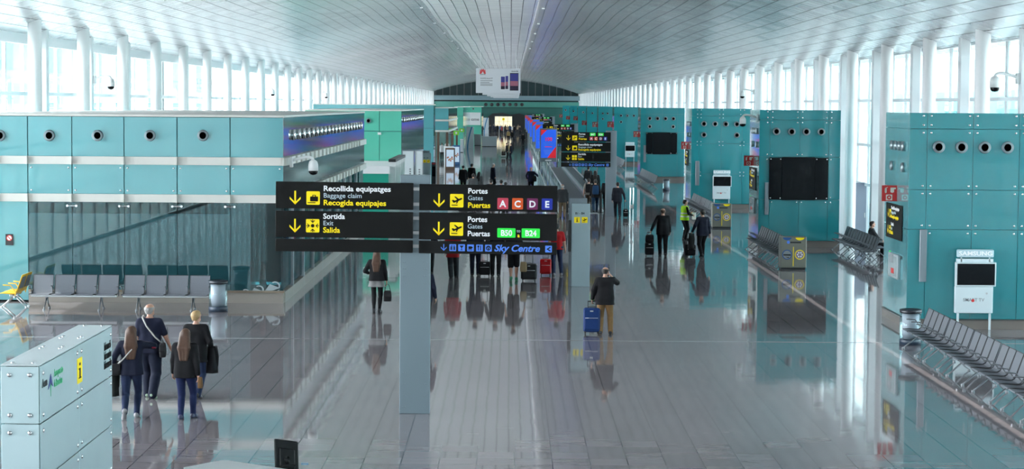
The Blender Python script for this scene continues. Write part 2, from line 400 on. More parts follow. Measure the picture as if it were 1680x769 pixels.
M_FRAME_R = mat('white_window_frame', (0.78, 0.82, 0.84), 0.35)
def bay_meshes(sgn, L):
    """frame and pane of one bay, local y 0..L, x=0 at the glass, sgn=+1 for glass seen on the right"""
    f = MB()
    for z in (2.42, 4.10, 5.98): f.box(-0.07, 0.07, 0, L, z - 0.06, z + 0.06)
    f.box(-0.09, 0.09, 0, L, 7.75, Z_EDGE + 0.25); f.box(-0.09, 0.09, 0, L, -0.05, 0.10)
    n = max(2, int(round(L / 2.65)))
    for k in range(n + 1):
        y = L * k / n; f.box(-0.05, 0.05, y - 0.035, y + 0.035, 0.05, 7.8)
    g = MB(); g.box(-0.008, 0.008, 0, L, 0.05, 7.85)
    return f, g
def bay_post(sgn):
    p = MB(); x = -sgn * 0.45; p.box(x - 0.17, x + 0.17, -0.17, 0.17, 0, Z_EDGE + 0.3, 0.03); return p
col_mb = MB(); col_mb.cyl((0, 0, 0.0), (0, 0, Z_EDGE + 0.45), 0.235, n=28); col_mb.lathe([(0.30, 0), (0.30, 0.04), (0.24, 0.06)], n=28)
M_COL = mat('white_column_paint', (0.84, 0.86, 0.87), 0.3)
COLMESH = col_mb.mesh('column', M_COL)
PITCH_Y = 8.1
wi = 1
for sgn, side, xg, xc, ystart in ((-1, 'left', XL, -16.35, 55.2), (1, 'right', XR, 14.45, 55.6)):
    # plain glazing up to the first bay in view
    f, g = bay_meshes(sgn, ystart - Y0)
    fo = f.build('window_%d' % wi, M_FRAME_R, local=True, kind='structure'); fo.location = (xg, Y0, 0)
    go = g.build('pane', M_WINDOW, fo, local=True); wi += 1
    f, g = bay_meshes(sgn, PITCH_Y); fm = f.mesh('window_frame', M_FRAME_R); gm = g.mesh('pane', M_WINDOW); pm = bay_post(sgn).mesh('post', M_FRAME_R)
    nb = int((Y1 - ystart) / PITCH_Y) + 1
    for k in range(nb):
        y = ystart + k * PITCH_Y
        if k < nb - 1:
            fo = bpy.data.objects.new('window_%d' % wi, fm); COL.objects.link(fo); fo['kind'] = 'structure'; fo.location = (xg, y, 0); wi += 1
            sub(gm, 'pane', fo, (0, 0, 0)); sub(pm, 'post', fo, (0, PITCH_Y * 0.49, 0))
        c = bpy.data.objects.new('round_column', COLMESH); COL.objects.link(c); c.location = (xc, y, 0)
        tag(c, '%s round white column from the near end of the %s window wall' % (ORD[k + 1], side), 'column', 'round columns along the %s window wall' % side)

# far end of the hall: glass gallery, slab, teal band with vents, lit doorway
YE = Y1 - 3
mpx = YE / F_
def ez(y): return at(838, y, YE).z
M_FARD = mat('dark_far_glass', (0.03, 0.06, 0.065), 0.15)
b = MB(); b.box(XL, XR, YE + 0.6, YE + 0.9, 0, 12); b.build('wall_end', M_FARD, kind='structure')
b = MB(); b.box(XL, XR, YE - 1.2, YE + 0.6, ez(164.5), ez(157)); b.build('trim_2', mat('grey_blue_slab', (0.17, 0.26, 0.30), 0.4), kind='structure')
b = MB()
for k in range(22):
    x = XL + 1.5 * k; b.box(x, x + 0.12, YE + 0.2, YE + 0.35, ez(157), 11.5)
b.build('trim_3', mat('dark_grey_mullion', (0.10, 0.13, 0.14), 0.4), kind='structure')
fb = thing('teal_glass_wall', 'teal glass band across the far end of the hall with a row of dark vents', 'wall panel', (0, YE, 0))
b = MB(); b.box(XL + 0.2, XR - 0.5, YE - 0.9, YE + 0.5, ez(176), ez(167)); b.build('upper_band', mat('dim_teal_glass', (0.07, 0.26, 0.22), 0.15), fb)
v0 = None
for k in range(7):
    p = at(797 + 9.9 * k, 171.5, YE - 0.9)
    if v0 is None:
        b = MB(); b.lathe([(0.0, 0.0), (0.34, 0.0), (0.38, -0.06), (0.38, 0.04)], n=14, axis='y'); v0 = b.mesh('vent', M_DARK)
    sub(v0, 'vent', fb, p - fb.location)
b = MB(); b.box(XL + 0.2, XR - 0.5, YE - 0.5, YE + 0.5, 0, ez(177)); b.build('lower_wall', mat('dark_teal_wall', (0.035, 0.13, 0.115), 0.2), fb)
b = MB()
pts = [(800, 218), (800, 192), (808, 186), (825, 185), (838, 188), (852, 186), (866, 190), (868, 218)]
b.plate([(at(x, y, YE - 0.95).x, max(0.0, at(x, y, YE - 0.95).z)) for x, y in pts], YE - 0.6, 0.35); b.build('dark_arch', mat('black_portal', (0.012, 0.014, 0.016), 0.4), fb)
dr = thing('lit_doorway', 'bright cream lit doorway at the far end of the hall', 'doorway', (at(826, 215, YE - 1).x, YE - 1.0, 0))
p0, p1 = at(812, 205, YE - 1.0), at(840, 191, YE - 1.0)
b = MB(); b.box(p0.x, p1.x, YE - 1.1, YE - 0.96, p0.z * 0.75, p1.z); b.build('lit_panel', mat('lit_cream_glass', (1.0, 0.86, 0.60), 0.4, emit=0.8), dr)
b = MB()
for k in range(5):
    x = p0.x + (p1.x - p0.x) * k / 4; b.box(x - 0.05, x + 0.05, YE - 1.2, YE - 1.0, 0, p1.z + 0.05)
for q in (0.35, 0.68, 1.0): b.box(p0.x, p1.x, YE - 1.2, YE - 1.0, p1.z * q - 0.04, p1.z * q + 0.04)
b.build('door_frame', M_CREAM, dr)
b = MB(); q = at(826, 195.5, YE - 1.2); b.box(q.x - 0.25, q.x + 0.25, YE - 1.3, YE - 1.2, q.z - 0.25, q.z + 0.25); b.build('yellow_sign', M_YEL, dr)

# buildings beyond the windows
def outside(name, label, x0, x1, y0, y1, h, m, band):
    t = thing(name, label, 'building', ((x0 + x1) / 2, y0, -0.35))
    b = MB(); b.box(x0, x1, y0, y1, -0.35, h); b.build('walls', m, t)
    b = MB(); b.box(x0 - 0.5, x1 + 0.5, y0 - 0.5, y1 + 0.5, h, h + 0.5); b.build('roof_edge', M_WHITE, t)
    wx = x0 if x0 > 0 else x1
    for z0, z1 in band:
        b = MB(); b.box(wx - 0.1, wx + 0.1, y0 + 1, y1 - 1, z0, z1); b.build('glazing_band', mat('outside_glazing', (0.08, 0.26, 0.28), 0.2), t)
outside('terminal_wing', 'pale building with teal window bands beyond the right window wall', 46, 64, 20, 330, 10.5, mat('pale_cladding', (0.62, 0.68, 0.69), 0.6), ((1.2, 3.4), (5.0, 7.4)))
outside('pier_building', 'teal banded building beyond the left window wall', -90, -62, 150, 420, 15.5, mat('white_cladding', (0.62, 0.68, 0.68), 0.6), ((1.2, 3.6), (5.4, 8.0), (9.6, 13.4)))

# ------------------------------------------------------------------ shared small pieces
def lathe_mesh(name, m, prof, n=20, axis='y'):
    b = MB(); b.lathe(prof, n=n, axis=axis); return b.mesh(name, m)
M_VRING = mat('grey_vent_ring', (0.24, 0.29, 0.31), 0.3, 0.6)
def add_vent(parent, loc, r, axis='y'):
    """round nozzle vent: grey dished ring and a black disc painting the shade in its throat; loc in parent's frame"""
    k = 'vent%s%.3f' % (axis, r)
    if k not in MATS:
        ring = lathe_mesh('vent', M_VRING, [(r, -0.02), (r, 0.04), (r * 0.93, 0.07), (r * 0.72, 0.035), (r * 0.66, 0.05), (r * 0.62, 0.05), (r * 0.62, -0.02)], 28, axis)
        thr = lathe_mesh('vent_opening', mat('throat_shade_black', (0.001, 0.001, 0.001), 0.9, spec=0.0), [(0.0, 0.02), (r * 0.63, 0.02), (r * 0.63, -0.02)], 24, axis)  # near-black disc stands in for the shade inside the nozzle
        MATS[k] = (ring, thr)
    ring, thr = MATS[k]
    v = sub(ring, 'vent', parent, loc); sub(thr, 'vent_opening', v, (0, 0, 0)); return v
BOLT = {a: lathe_mesh('bolt', M_CHROME, [(0.028, -0.005), (0.028, 0.008), (0.02, 0.016), (0.0, 0.018)], 10, a) for a in ('y', 'z', 'x')}
b = MB(); b.lathe([(0.028, -0.005), (0.028, 0.008), (0.02, 0.016), (0.0, 0.018)], n=10, axis='x'); b.v = [(-x, y, z) for x, y, z in b.v]; b.f = [tuple(reversed(q)) for q in b.f]
BOLT['-x'] = b.mesh('bolt', M_CHROME)
b = MB(); b.lathe([(0.028, -0.005), (0.028, 0.008), (0.02, 0.016), (0.0, 0.018)], n=10, axis='z'); BOLT['z'] = b.mesh('bolt', M_CHROME)

def camera_dome(name_loc, label, dirx=1.0, axis=None, s=1.0):
    """white dome camera on a curved arm; arm leaves the mount at loc towards dirx"""
    t = thing('security_camera', label, 'security camera', name_loc)
    b = MB(); b.box(-0.05 * s, 0.05 * s, -0.09 * s, 0.09 * s, -0.16 * s, 0.16 * s, 0.015); b.build('mount_plate', M_WHITE, t, local=True)
    ln = 0.62 * s; pts = []
    for k in range(9):
        a = k / 8; pts.append((dirx * (0.04 * s + ln * math.sin(a * math.pi / 2)), -0.03, 0.05 * s + 0.16 * s * math.sin(a * math.pi * 0.8) - 0.10 * s * a))
    b = MB(); b.tube(pts, 0.045 * s, 10); b.build('arm', M_WHITE, t, local=True)
    e = pts[-1]
    b = MB(); b.lathe([(0.05 * s, e[2] + 0.03), (0.12 * s, e[2] - 0.02), (0.15 * s, e[2] - 0.12 * s), (0.15 * s, e[2] - 0.30 * s)], (e[0], e[1], 0), 18); b.build('housing', M_WHITE, t, local=True)
    b = MB(); z = e[2] - 0.30 * s
    b.lathe([(0.135 * s, z), (0.13 * s, z - 0.06 * s), (0.09 * s, z - 0.11 * s), (0.0, z - 0.13 * s)], (e[0], e[1], 0), 18); b.build('dome', M_BLACKG, t, local=True)
    return t

# ------------------------------------------------------------------ sign artwork (u,v in panel units: u to the right, v down, one unit = one main-sign pixel)
class Art:
    """artwork on a panel: every line of lettering and every pictogram is one mesh of its own"""
    def __init__(s, parent, x, y, z, k): s.p, s.x, s.y, s.z, s.k = parent, x, y, z, k; s.cur = None
    def g(s, m): return s.cur.setdefault(m, MB())
    def item(s, name, fn, *a):
        s.cur = {}; fn(*a); mats = list(s.cur); g = MB(); mi = []
        for i, m in enumerate(mats):
            q = s.cur[m]; g.add(q.v, q.f); mi += [i] * len(q.f)
        o = g.build(name, mats[0], s.p)
        for m in mats[1:]: o.data.materials.append(m)
        o.data.polygons.foreach_set('material_index', mi); s.cur = None
        return o
    def X(s, u): return s.x + u * s.k
    def Z(s, v): return s.z - v * s.k
    def _text(s, m, t, u, v, cap, wt=0.0, sh=0.0, al='LEFT', xs=1.0): add_text(s.g(m), t, s.X(u), s.y, s.Z(v), cap / 0.70 * s.k, wt, sh, al, 0.006, xs)
    def text(s, m, t, u, v, cap, wt=0.0, sh=0.0, al='LEFT', xs=1.0):
        if s.cur is None: s.item('lettering', s._text, m, t, u, v, cap, wt, sh, al, xs)
        else: s._text(m, t, u, v, cap, wt, sh, al, xs)
    def poly(s, m, pts, th=0.003): s.g(m).plate([(s.X(u), s.Z(v)) for u, v in pts], s.y, th)
    def rr(s, m, u0, v0, u1, v1, r=2.0, th=0.003): s.g(m).plate(rrect((s.X(u0) + s.X(u1)) / 2, (s.Z(v0) + s.Z(v1)) / 2, (u1 - u0) * s.k, (v1 - v0) * s.k, r * s.k), s.y, th)
    def disc(s, m, u, v, r, th=0.003): s.g(m).plate(disc(s.X(u), s.Z(v), r * s.k), s.y, th)
    def arrow(s, *a): s.item('arrow', s._arrow, *a)
    def icon_bag(s, *a): s.item('pictogram', s._icon_bag, *a)
    def icon_exit(s, *a): s.item('pictogram', s._icon_exit, *a)
    def icon_plane(s, *a): s.item('pictogram', s._icon_plane, *a)
    def icon_i(s, *a): s.item('pictogram', s._icon_i, *a)
    def tile(s, m, u0, v0, u1, v1, t, vb, cap, xs=1.0):
        def f():
            s.rr(m, u0, v0, u1, v1, 1.5); s._text(M_TXT, t, (u0 + u1) / 2, vb, cap, 0.03, 0.0, 'CENTER', xs)
        s.item('gate_tile', f)
    def _arrow(s, m, u, v0, v1, wd):
        t = wd * 0.075; c = u
        s.poly(m, [(c - t, v0), (c + t, v0), (c + t, v1 - 1), (c - t, v1 - 1)])
        for q in (-1, 1):
            e = wd / 2
            s.poly(m, [(c, v1), (c + q * e, v1 - e * 1.02), (c + q * e, v1 - e * 1.02 - 3.6 * wd / 18), (c, v1 - 3.6 * wd / 18)])
    def _icon_bag(s, u, v, w_):
        s.rr(M_YEL, u, v, u + w_, v + w_, 1.8)
        e = w_ / 22
        s.rr(M_SIGN, u + 6 * e, v + 8.5 * e, u + 19 * e, v + 16.5 * e, 1.2 * e, 0.006); s.rr(M_SIGN, u + 9.5 * e, v + 5.8 * e, u + 15.5 * e, v + 9.5 * e, 1, 0.006); s.rr(M_YEL, u + 11 * e, v + 7 * e, u + 14 * e, v + 8.4 * e, 0.2, 0.008)
        s.rr(M_SIGN, u + 2 * e, v + 18 * e, u + 15 * e, v + 19.3 * e, 0.2, 0.006)
    def _icon_exit(s, u, v, w_):
        s.rr(M_YEL, u, v, u + w_, v + w_, 1.8); c = w_ / 2; e = w_ / 22
        s.disc(M_SIGN, u + c, v + c, 2.9 * e, 0.006)
        for a in range(4):
            ca, sa = [(1, 0), (0, 1), (-1, 0), (0, -1)][a]
            f = lambda r_, q: (u + c + (ca * r_ - sa * q) * e, v + c + (sa * r_ + ca * q) * e)
            s.poly(M_SIGN, [f(4.6, 0), f(8.2, -3.6), f(9.6, -3.2), f(6.9, -0.7), f(10.2, -0.7), f(10.2, 0.7), f(6.9, 0.7), f(9.6, 3.2), f(8.2, 3.6)], 0.006)
    def _icon_plane(s, u, v, w_, m=None, d=None):
        m = m or M_YEL; d = d or M_SIGN
        s.rr(m, u, v, u + w_, v + w_, 1.8); e = w_ / 22
        P = lambda q: [(u + a * e, v + b_ * e) for a, b_ in q]
        s.poly(d, P([(3, 10.5), (5.2, 9.6), (7.6, 11.0), (18.0, 6.4), (19.6, 6.6), (19.8, 8.0), (18.6, 9.2), (7.0, 14.4), (5.4, 14.4)]), 0.006)
        s.poly(d, P([(6.8, 4.6), (8.8, 4.0), (14.6, 8.2), (11.8, 9.6)]), 0.006)
        s.poly(d, P([(11.0, 12.0), (14.2, 10.6), (11.6, 15.6), (10.0, 16.0)]), 0.006)
        s.poly(d, P([(2.5, 17.6), (12.5, 17.6), (12.5, 19.0), (2.5, 19.0)]), 0.006)
    def _icon_i(s, u, v, w_):
        s.rr(M_YEL, u, v, u + w_, v + w_, 1.2); c = u + w_ / 2; e = w_ / 22
        s.disc(M_SIGN, c, v + 5 * e, 1.9 * e, 0.006); s.rr(M_SIGN, c - 1.7 * e, v + 8.5 * e, c + 1.7 * e, v + 17.5 * e, 0.2, 0.006); s.rr(M_SIGN, c - 3.4 * e, v + 8.5 * e, c, v + 10.3 * e, 0.2, 0.006); s.rr(M_SIGN, c - 3.8 * e, v + 16 * e, c + 3.8 * e, v + 17.8 * e, 0.2, 0.006)
    def done(s): pass
def row_bag(a):
    a.arrow(M_YEL, 32, 15, 37.5, 18); a.icon_bag(50.5, 15.5, 22)
    a.text(M_TXT, 'Recollida equipatges', 78, 14.6, 8.6, 0.022, xs=1.10); a.text(M_TXTL, 'Baggage claim', 78, 25.6, 7.6, 0.0, xs=1.06); a.text(M_YEL, 'Recogida equipajes', 78, 37.8, 8.6, 0.022, xs=1.10)
def row_exit(a):
    a.arrow(M_YEL, 32, 13, 35.5, 18); a.icon_exit(50.0, 13.0, 22)
    a.text(M_TXT, 'Sortida', 78, 12.2, 8.6, 0.022); a.text(M_TXTL, 'Exit', 78, 23.0, 7.6); a.text(M_YEL, 'Salida', 78, 34.8, 8.6, 0.022)
def row_gates(a):
    a.arrow(M_YEL, 32.5, 15, 37.5, 18); a.icon_plane(50.5, 15.5, 22)
    a.text(M_TXT, 'Portes', 79.5, 14.2, 8.6, 0.022); a.text(M_TXTL, 'Gates', 79.5, 25.2, 7.4); a.text(M_YEL, 'Puertas', 79.5, 37.6, 8.6, 0.022)
    for u, m, t in ((128, M_TA, 'A'), (152.2, M_TC, 'C'), (176.5, M_TD, 'D'), (200.6, M_TE, 'E')):
        a.tile(m, u, 21, u + 18, 39.5, t, 35.6, 10.4)
def row_b(a, n1='B50', n2='B24'):
    a.arrow(M_YEL, 32.5, 15, 37.5, 18); a.icon_plane(50.5, 15.5, 22)
    a.text(M_TXT, 'Portes', 79.5, 14.2, 8.6, 0.022); a.text(M_TXTL, 'Gates', 79.5, 25.2, 7.4); a.text(M_TXT, 'Puertas', 79.5, 37.6, 8.6, 0.022)
    for u, t in ((128.5, n1), (168.5, n2)):
        a.tile(M_GRN, u, 24, u + 30, 39.5, t, 36.4, 9.2, 0.92)
    a.text(M_TXTL, 'to', 163.5, 30.5, 5, al='CENTER'); a.text(M_YEL, 'a', 163.5, 38.6, 6, 0.03, al='CENTER')
def sky_icon(a, i, u):
    B_ = M_BLUE; D = M_SIGN
    a.rr(B_, u, 5, u + 11, 16.2, 0.8); c = u + 5.5
    if i == 0:
        for q in (-2.6, 2.6):
            a.disc(D, c + q, 7.4, 0.9, 0.006); a.rr(D, c + q - 1.2, 8.6, c + q + 1.2, 14.5, 0.4, 0.006)
        a.rr(D, c - 0.3, 6.4, c + 0.3, 14.8, 0.1, 0.006)
    elif i == 1: a.poly(D, [(c - 3.6, 7), (c + 3.6, 7), (c + 0.5, 10.8), (c + 0.5, 13.4), (c + 2.4, 14.4), (c - 2.4, 14.4), (c - 0.5, 13.4), (c - 0.5, 10.8)], 0.006)
    elif i == 2: a.rr(D, c - 3.4, 8, c + 2.2, 12.6, 0.8, 0.006); a.rr(D, c + 2, 8.8, c + 3.6, 11.2, 0.5, 0.006); a.rr(D, c - 4, 13.4, c + 3, 14.4, 0.1, 0.006)
    elif i == 3: a.rr(D, c - 2.6, 6.6, c - 1.4, 14.6, 0.3, 0.006); a.rr(D, c - 3.4, 6.6, c - 0.6, 9.4, 0.4, 0.006); a.rr(D, c + 1.2, 6.6, c + 2.4, 14.6, 0.3, 0.006)
    else: a.disc(D, c, 10.6, 4.0, 0.006); a.disc(B_, c, 11.2, 2.2, 0.008); a.rr(D, c - 1.0, 9.6, c + 1.0, 14.6, 0.2, 0.009)
def row_sky(a):
    B_ = M_BLUE; D = M_SIGN
    a.arrow(B_, 41, 5, 16, 9.5)
    for i, u in enumerate((50.3, 64.8, 79.4, 94.2, 108.8)):
        a.item('pictogram', sky_icon, a, i, u)
    a.text(B_, 'Sky Centre', 123.5, 15.4, 10.6, 0.026, 0.28, xs=1.08)
    a.item('pictogram', lambda: (a.rr(B_, 207.5, 5.4, 218.5, 16.4, 0.8), a.poly(D, [(209.5, 11), (215.5, 7.2), (216.8, 8.4), (212.6, 11), (216.8, 13.6), (215.5, 14.8)], 0.006)))
def sign_panel(parent, x, y, z, k, wu, hu, art, name='sign_panel', **kw):
    b = MB(); b.box(x, x + wu * k, y, y + 0.05, z - hu * k, z, 0.006); p = b.build(name, M_SIGN, parent)
    if art:
        a = Art(p, x, y, z, k); art(a, **kw); a.done()
    return p
def post_bolts(t, me, xs, zs, y):
    for x in xs:
        for z in zs: sub(me, 'bolt', t, Vector((x, y, z)) - t.location)
SMALLBOLT = lathe_mesh('bolt', mat('dull_steel', (0.2, 0.26, 0.3), 0.4, 0.5), [(0.011, -0.003), (0.011, 0.005), (0.0, 0.008)], 8, 'y')

# main direction sign
g0 = ground(680, 678.5); YS = g0.y
t = thing('direction_sign', 'large two-winged charcoal direction sign on a blue-grey post in the foreground', 'sign', (g0.x, YS, 0))
k = YS / F_
pw = 50.0 * k; px0 = at(655.0, 676, YS).x; ptop = at(680, 287, YS).z
b = MB(); b.box(px0, px0 + pw, YS, YS + 0.22, 0, ptop, 0.008); post = b.build('post', M_POST, t)
for z in (0.13, 0.34, 0.55, 0.76, 2.42, 2.55, 2.68, 2.8):
    for x in (0.065, 0.105, pw - 0.105, pw - 0.065): sub(SMALLBOLT, 'bolt', post, Vector((px0 + x, YS, z)) - t.location)
yp = YS - 0.07
def zz(x, y): return at(x, y, yp).z
xl, xr = at(452, 350, yp).x, at(687.5, 350, yp).x
sign_panel(t, xl, yp, zz(565, 299.5), k, 225.5, 44.0, row_bag)
sign_panel(t, xl, yp, zz(565, 347.5), k, 225.5, 43.0, row_exit)
sign_panel(t, xl, yp, zz(565, 393.5), k, 225.5, 20.5, None)
sign_panel(t, xr, yp, zz(800, 302.5), k, 226.5, 43.0, row_gates)
sign_panel(t, xr, yp, zz(800, 349.0), k, 226.5, 44.0, row_b)
sign_panel(t, xr, yp, zz(800, 395.5), k, 226.5, 20.5, row_sky)
b = MB()
for y in (310, 335, 358, 382, 404):
    z = zz(680, y); b.box(px0 - 0.25, px0 + pw + 0.25, yp + 0.05, YS + 0.02, z - 0.03, z + 0.03)
b.build('bracket', M_STEEL, t)

# the panels hang a little out of level
for c_ in t.children:
    if c_.name.startswith('sign_panel'): c_.rotation_euler.y = 0.006; c_.location.x = -0.021
# second and third signs further down the hall
def far_sign(px_right, y_top, Y, label, gates):
    pr = at(px_right, y_top, Y)
    wd = 0.55
    t = thing('direction_sign', label, 'sign', (pr.x + 0.1, Y, 0))
    k2 = 2.55 / 226.5; x1 = pr.x; z = pr.z
    b = MB(); b.box(x1 - 0.24, x1 - 0.24 + wd, Y + 0.02, Y + 0.24, 0, z + 0.08, 0.008); b.build('post', M_POST2, t)
    x = x1 - 2.55; y = Y - 0.06
    for (h, art, kw) in ((43, row_fg, {'n': gates}), (43, row_bag, {}), (43, row_exit, {}), (20.5, row_sky, {})):
        sign_panel(t, x, y, z, k2, 226.5, h, art, **kw); z -= (h + 3.2) * k2
    return t
def row_fg(a, n=('B47', 'B26')):
    a.arrow(M_YEL, 32.5, 15, 37.5, 18); a.icon_plane(50.5, 15.5, 22)
    a.text(M_TXT, 'Portes', 79.5, 12.2, 8.0, 0.022); a.text(M_TXTL, 'Gates', 79.5, 22.8, 7.4); a.text(M_YEL, 'Puertas', 79.5, 34.6, 8.6, 0.022)
    for u, q in ((131, n[0]), (168, n[1])):
        a.tile(M_GRN, u, 3, u + 26, 17, q, 14.2, 8.4, 0.9)
    for u, m, q in ((130, M_TA, 'A'), (151, M_TC, 'C'), (173, M_TD, 'D'), (194, M_TE, 'E')):
        a.tile(m, u, 21, u + 15.5, 37.5, q, 34, 9.6)
far_sign(1002.0, 217, 107.0, 'charcoal direction sign on the grey post, second sign from the camera', ('B47', 'B26'))
far_sign(942.0, 204.0, 168.0, 'charcoal direction sign half hidden behind the second sign', ('B45', 'B41'))
far_sign(906, 192.0, 258.0, 'small distant direction sign with coloured gate tiles, fourth from the camera', ('B41', 'B31'))
far_sign(890, 187.5, 340.0, 'tiny distant direction sign, furthest down the hall', ('B36', 'B31'))

# information totems with yellow squares
def totem(px, py, ptop, label, Y=None):
    g = ground(px, py); Y = g.y if Y is None else Y
    t = thing('information_totem', label, 'totem', (at(px, py, Y).x, Y, 0)); x = t.location.x; h = at(px, ptop, Y).z
    b = MB(); b.box(x - 0.29, x + 0.29, Y, Y + 0.10, 0, h, 0.01); b.build('front_panel', M_LGREY_B, t)
    b = MB(); b.box(x - 0.37, x + 0.20, Y + 0.10, Y + 0.30, 0, h + 0.16, 0.01); b.build('rear_panel', M_POST2, t)
    b = MB(); b.box(x - 0.40, x - 0.30, Y + 0.04, Y + 0.10, h * 0.42, h * 0.80); b.build('screen_edge', M_DARK, t)
    kk = 0.29 / 11.5
    p = t
    a = Art(p, x - 0.21, Y, h - 0.42, 0.185 / 22); a.icon_i(0, 0, 22); a.icon_plane(28, 0, 22); a.text(M_SIGN, 'B1 - B4', 4, -10, 8, 0.02); a.done()
    return t
M_LGREY_B = mat('blue_grey_panel', (0.36, 0.47, 0.51), 0.35)
totem(952, 470, 334, 'blue-grey information totem with two yellow squares right of the large sign')
totem(699.5, 312, 251, 'distant blue-grey totem with two yellow squares left of the walkway ads', 131.0)
# ------------------------------------------------------------------ big pavilion on the left
def bolts(t, pts, ax='y'):
    for p in pts: sub(BOLT[ax], 'bolt', t, Vector(p) - t.location)
gL = ground(465, 497.5); YL1 = gL.y; XC = gL.x
YB1 = on_x(597.5, 230, XC).y
def lz(y, x=400): return at(x, y, YL1).z
Zt, b1a, b1b, b2a, b2b = at(465, 190, YL1).z, at(465, 258.5, YL1).z, at(465, 271.5, YL1).z, at(465, 320, YL1).z, at(465, 333, YL1).z
XW = -16.0
t = thing('glass_pavilion', 'big pale teal glass pavilion with cream beams filling the left side of the photo', 'pavilion', (XC, YL1, 0))
b = MB(); b.box(XW, XC - 0.06, YL1 + 0.06, YB1 - 0.05, b2a, Zt - 0.06); b.build('upper_body', mat('dull_teal_core', (0.06, 0.20, 0.22), 0.5), t)
b = MB(); b.box(XW, XC + 0.03, YL1 - 0.04, YB1, Zt - 0.05, Zt + 0.02, 0.01); b.build('roof_edge', M_CREAM, t)
jx = [-80, -5, 45.5, 118, 203.5, 290.5, 377.5, 465]
JX = [at(x, 250, YL1).x for x in jx]; JX[-1] = XC; JX[0] = XW
for i in range(len(JX) - 1):
    for z0, z1 in ((b1b, Zt - 0.06), (b2b + 0.0, b1a)):
        pass
    for z0, z1 in ((b1a, Zt - 0.06), (b2a, b1b)):
        b = MB(); b.box(JX[i] + 0.012, JX[i + 1] - 0.012, YL1, YL1 + 0.03, z0, z1, 0.004); b.build('glass_panel', M_TEAL_L, t)
    if i >= 2:
        for zc in (b2a + 0.10, b1b - 0.10):
            for x in (JX[i] + 0.10, JX[i + 1] - 0.10): bolts(t, [(x, YL1, zc)])
for (za, zb) in ((b1b, b1a), (b2b, b2a)):
    b = MB(); b.box(XW, XC, YL1 - 0.10, YL1 + 0.05, za, zb); b.build('cream_beam', M_CREAM, t)
    b = MB(); b.box(XC - 0.05, XC + 0.10, YL1 - 0.10, YB1, za, zb); b.build('cream_beam', M_CREAM, t)
    for x in JX[1:]:
        b = MB(); b.box(x - 0.022, x + 0.022, YL1 - 0.20, YL1 - 0.09, za - 0.0, zb + 0.0); b.build('beam_stiffener', M_CREAM, t)
for k in range(20):
    y = YL1 + 1.0 + k * 1.42
    for (za, zb) in ((b1b, b1a), (b2b, b2a)):
        if k == 0: SB = MB(); SB.box(XC + 0.09, XC + 0.16, y - 0.02, y + 0.02, za, zb); 
        b = MB(); b.box(XC + 0.09, XC + 0.16, y - 0.02, y + 0.02, za, zb); b.build('beam_stiffener', M_CREAM, t)
for x in (0, 80.8, 160, 246, 333): add_vent(t, at(x, 222.2, YL1) - t.location, 9.2 * YL1 / F_)
# side face: mirror-like dark glass with a row of vents
b = MB()
for k in range(11):
    y0, y1 = YL1 + (YB1 - YL1) * k / 11, YL1 + (YB1 - YL1) * (k + 1) / 11
    for z0, z1 in ((b1a, Zt - 0.06), (b2a, b1b)):
        b = MB(); b.box(XC - 0.03, XC, y0 + 0.01, y1 - 0.01, z0, z1); b.build('side_glass_panel', M_MIRR, t)
for k in range(20):
    y = on_x(480, 220, XC).y + k * 1.455; v = on_x(480, 221, XC)
    if y > YB1 - 0.5: break
    if 'sidevent' not in MATS:
        b = MB(); b.lathe([(0.16, -0.02), (0.16, 0.06), (0.14, 0.10), (0.09, 0.06), (0.08, 0.0)], n=18, axis='x'); b.v = [(-x, yy, z) for x, yy, z in b.v]; b.f = [tuple(reversed(q)) for q in b.f]
        MATS['sidevent'] = b.mesh('vent', M_CHROME)
    sub(MATS['sidevent'], 'vent', t, Vector((XC, y, v.z)) - t.location)
# ground floor: opaque corner, frosted and clear panes, room behind
zb = 0.36; zfilm = at(300, 351, YL1).z
b = MB(); b.box(XW, JX[2] - 0.01, YL1, YL1 + 0.05, 0.05, b2b); b.build('glass_panel', M_TEAL_L, t)
b = MB(); b.box(XW, JX[2], YL1 + 0.06, YB1, 0.05, b2b); b.build('inner_wall', MATS['dull_teal_core'], t)
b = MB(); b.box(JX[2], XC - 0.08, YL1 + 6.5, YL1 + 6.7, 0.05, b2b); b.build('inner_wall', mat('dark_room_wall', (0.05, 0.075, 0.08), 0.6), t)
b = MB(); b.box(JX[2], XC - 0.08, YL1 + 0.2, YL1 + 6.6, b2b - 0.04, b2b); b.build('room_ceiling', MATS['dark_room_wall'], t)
b = MB(); b.box(JX[2], XC, YL1 - 0.02, YL1 + 0.25, 0.0, zb - 0.06); b.box(XC - 0.25, XC + 0.02, YL1 + 0.25, YB1, 0, zb - 0.06); b.build('plinth', mat('beige_plinth', (0.36, 0.33, 0.29), 0.3), t)
b = MB(); b.box(JX[2], XC + 0.03, YL1 - 0.05, YL1 + 0.2, zb - 0.06, zb); b.build('sill', mat('bronze_sill', (0.30, 0.24, 0.18), 0.35, 0.5), t)
xfe = at(411, 400, YL1).x
for i in range(2, 6):
    x0, x1 = JX[i], JX[i + 1]
    b = MB(); b.box(x0 + 0.008, x1 - 0.008, YL1 + 0.01, YL1 + 0.03, zfilm, b2b); b.build('clear_pane', M_SHOP, t)
    b = MB(); b.box(x0 + 0.008, x1 - 0.008, YL1 + 0.01, YL1 + 0.03, zb, zfilm); b.build('frosted_pane', M_FILM, t)
    b = MB(); z = at(300, 338.5, YL1).z
    b.cyl((x1 - 0.13, YL1 - 0.05, z), (x1 + 0.13, YL1 - 0.05, z), 0.022, n=8)
    for q in (-0.13, 0.13): b.cyl((x1 + q, YL1 - 0.08, z), (x1 + q, YL1 + 0.02, z), 0.035, n=10)
    b.build('glass_clamp', M_CHROME, t)
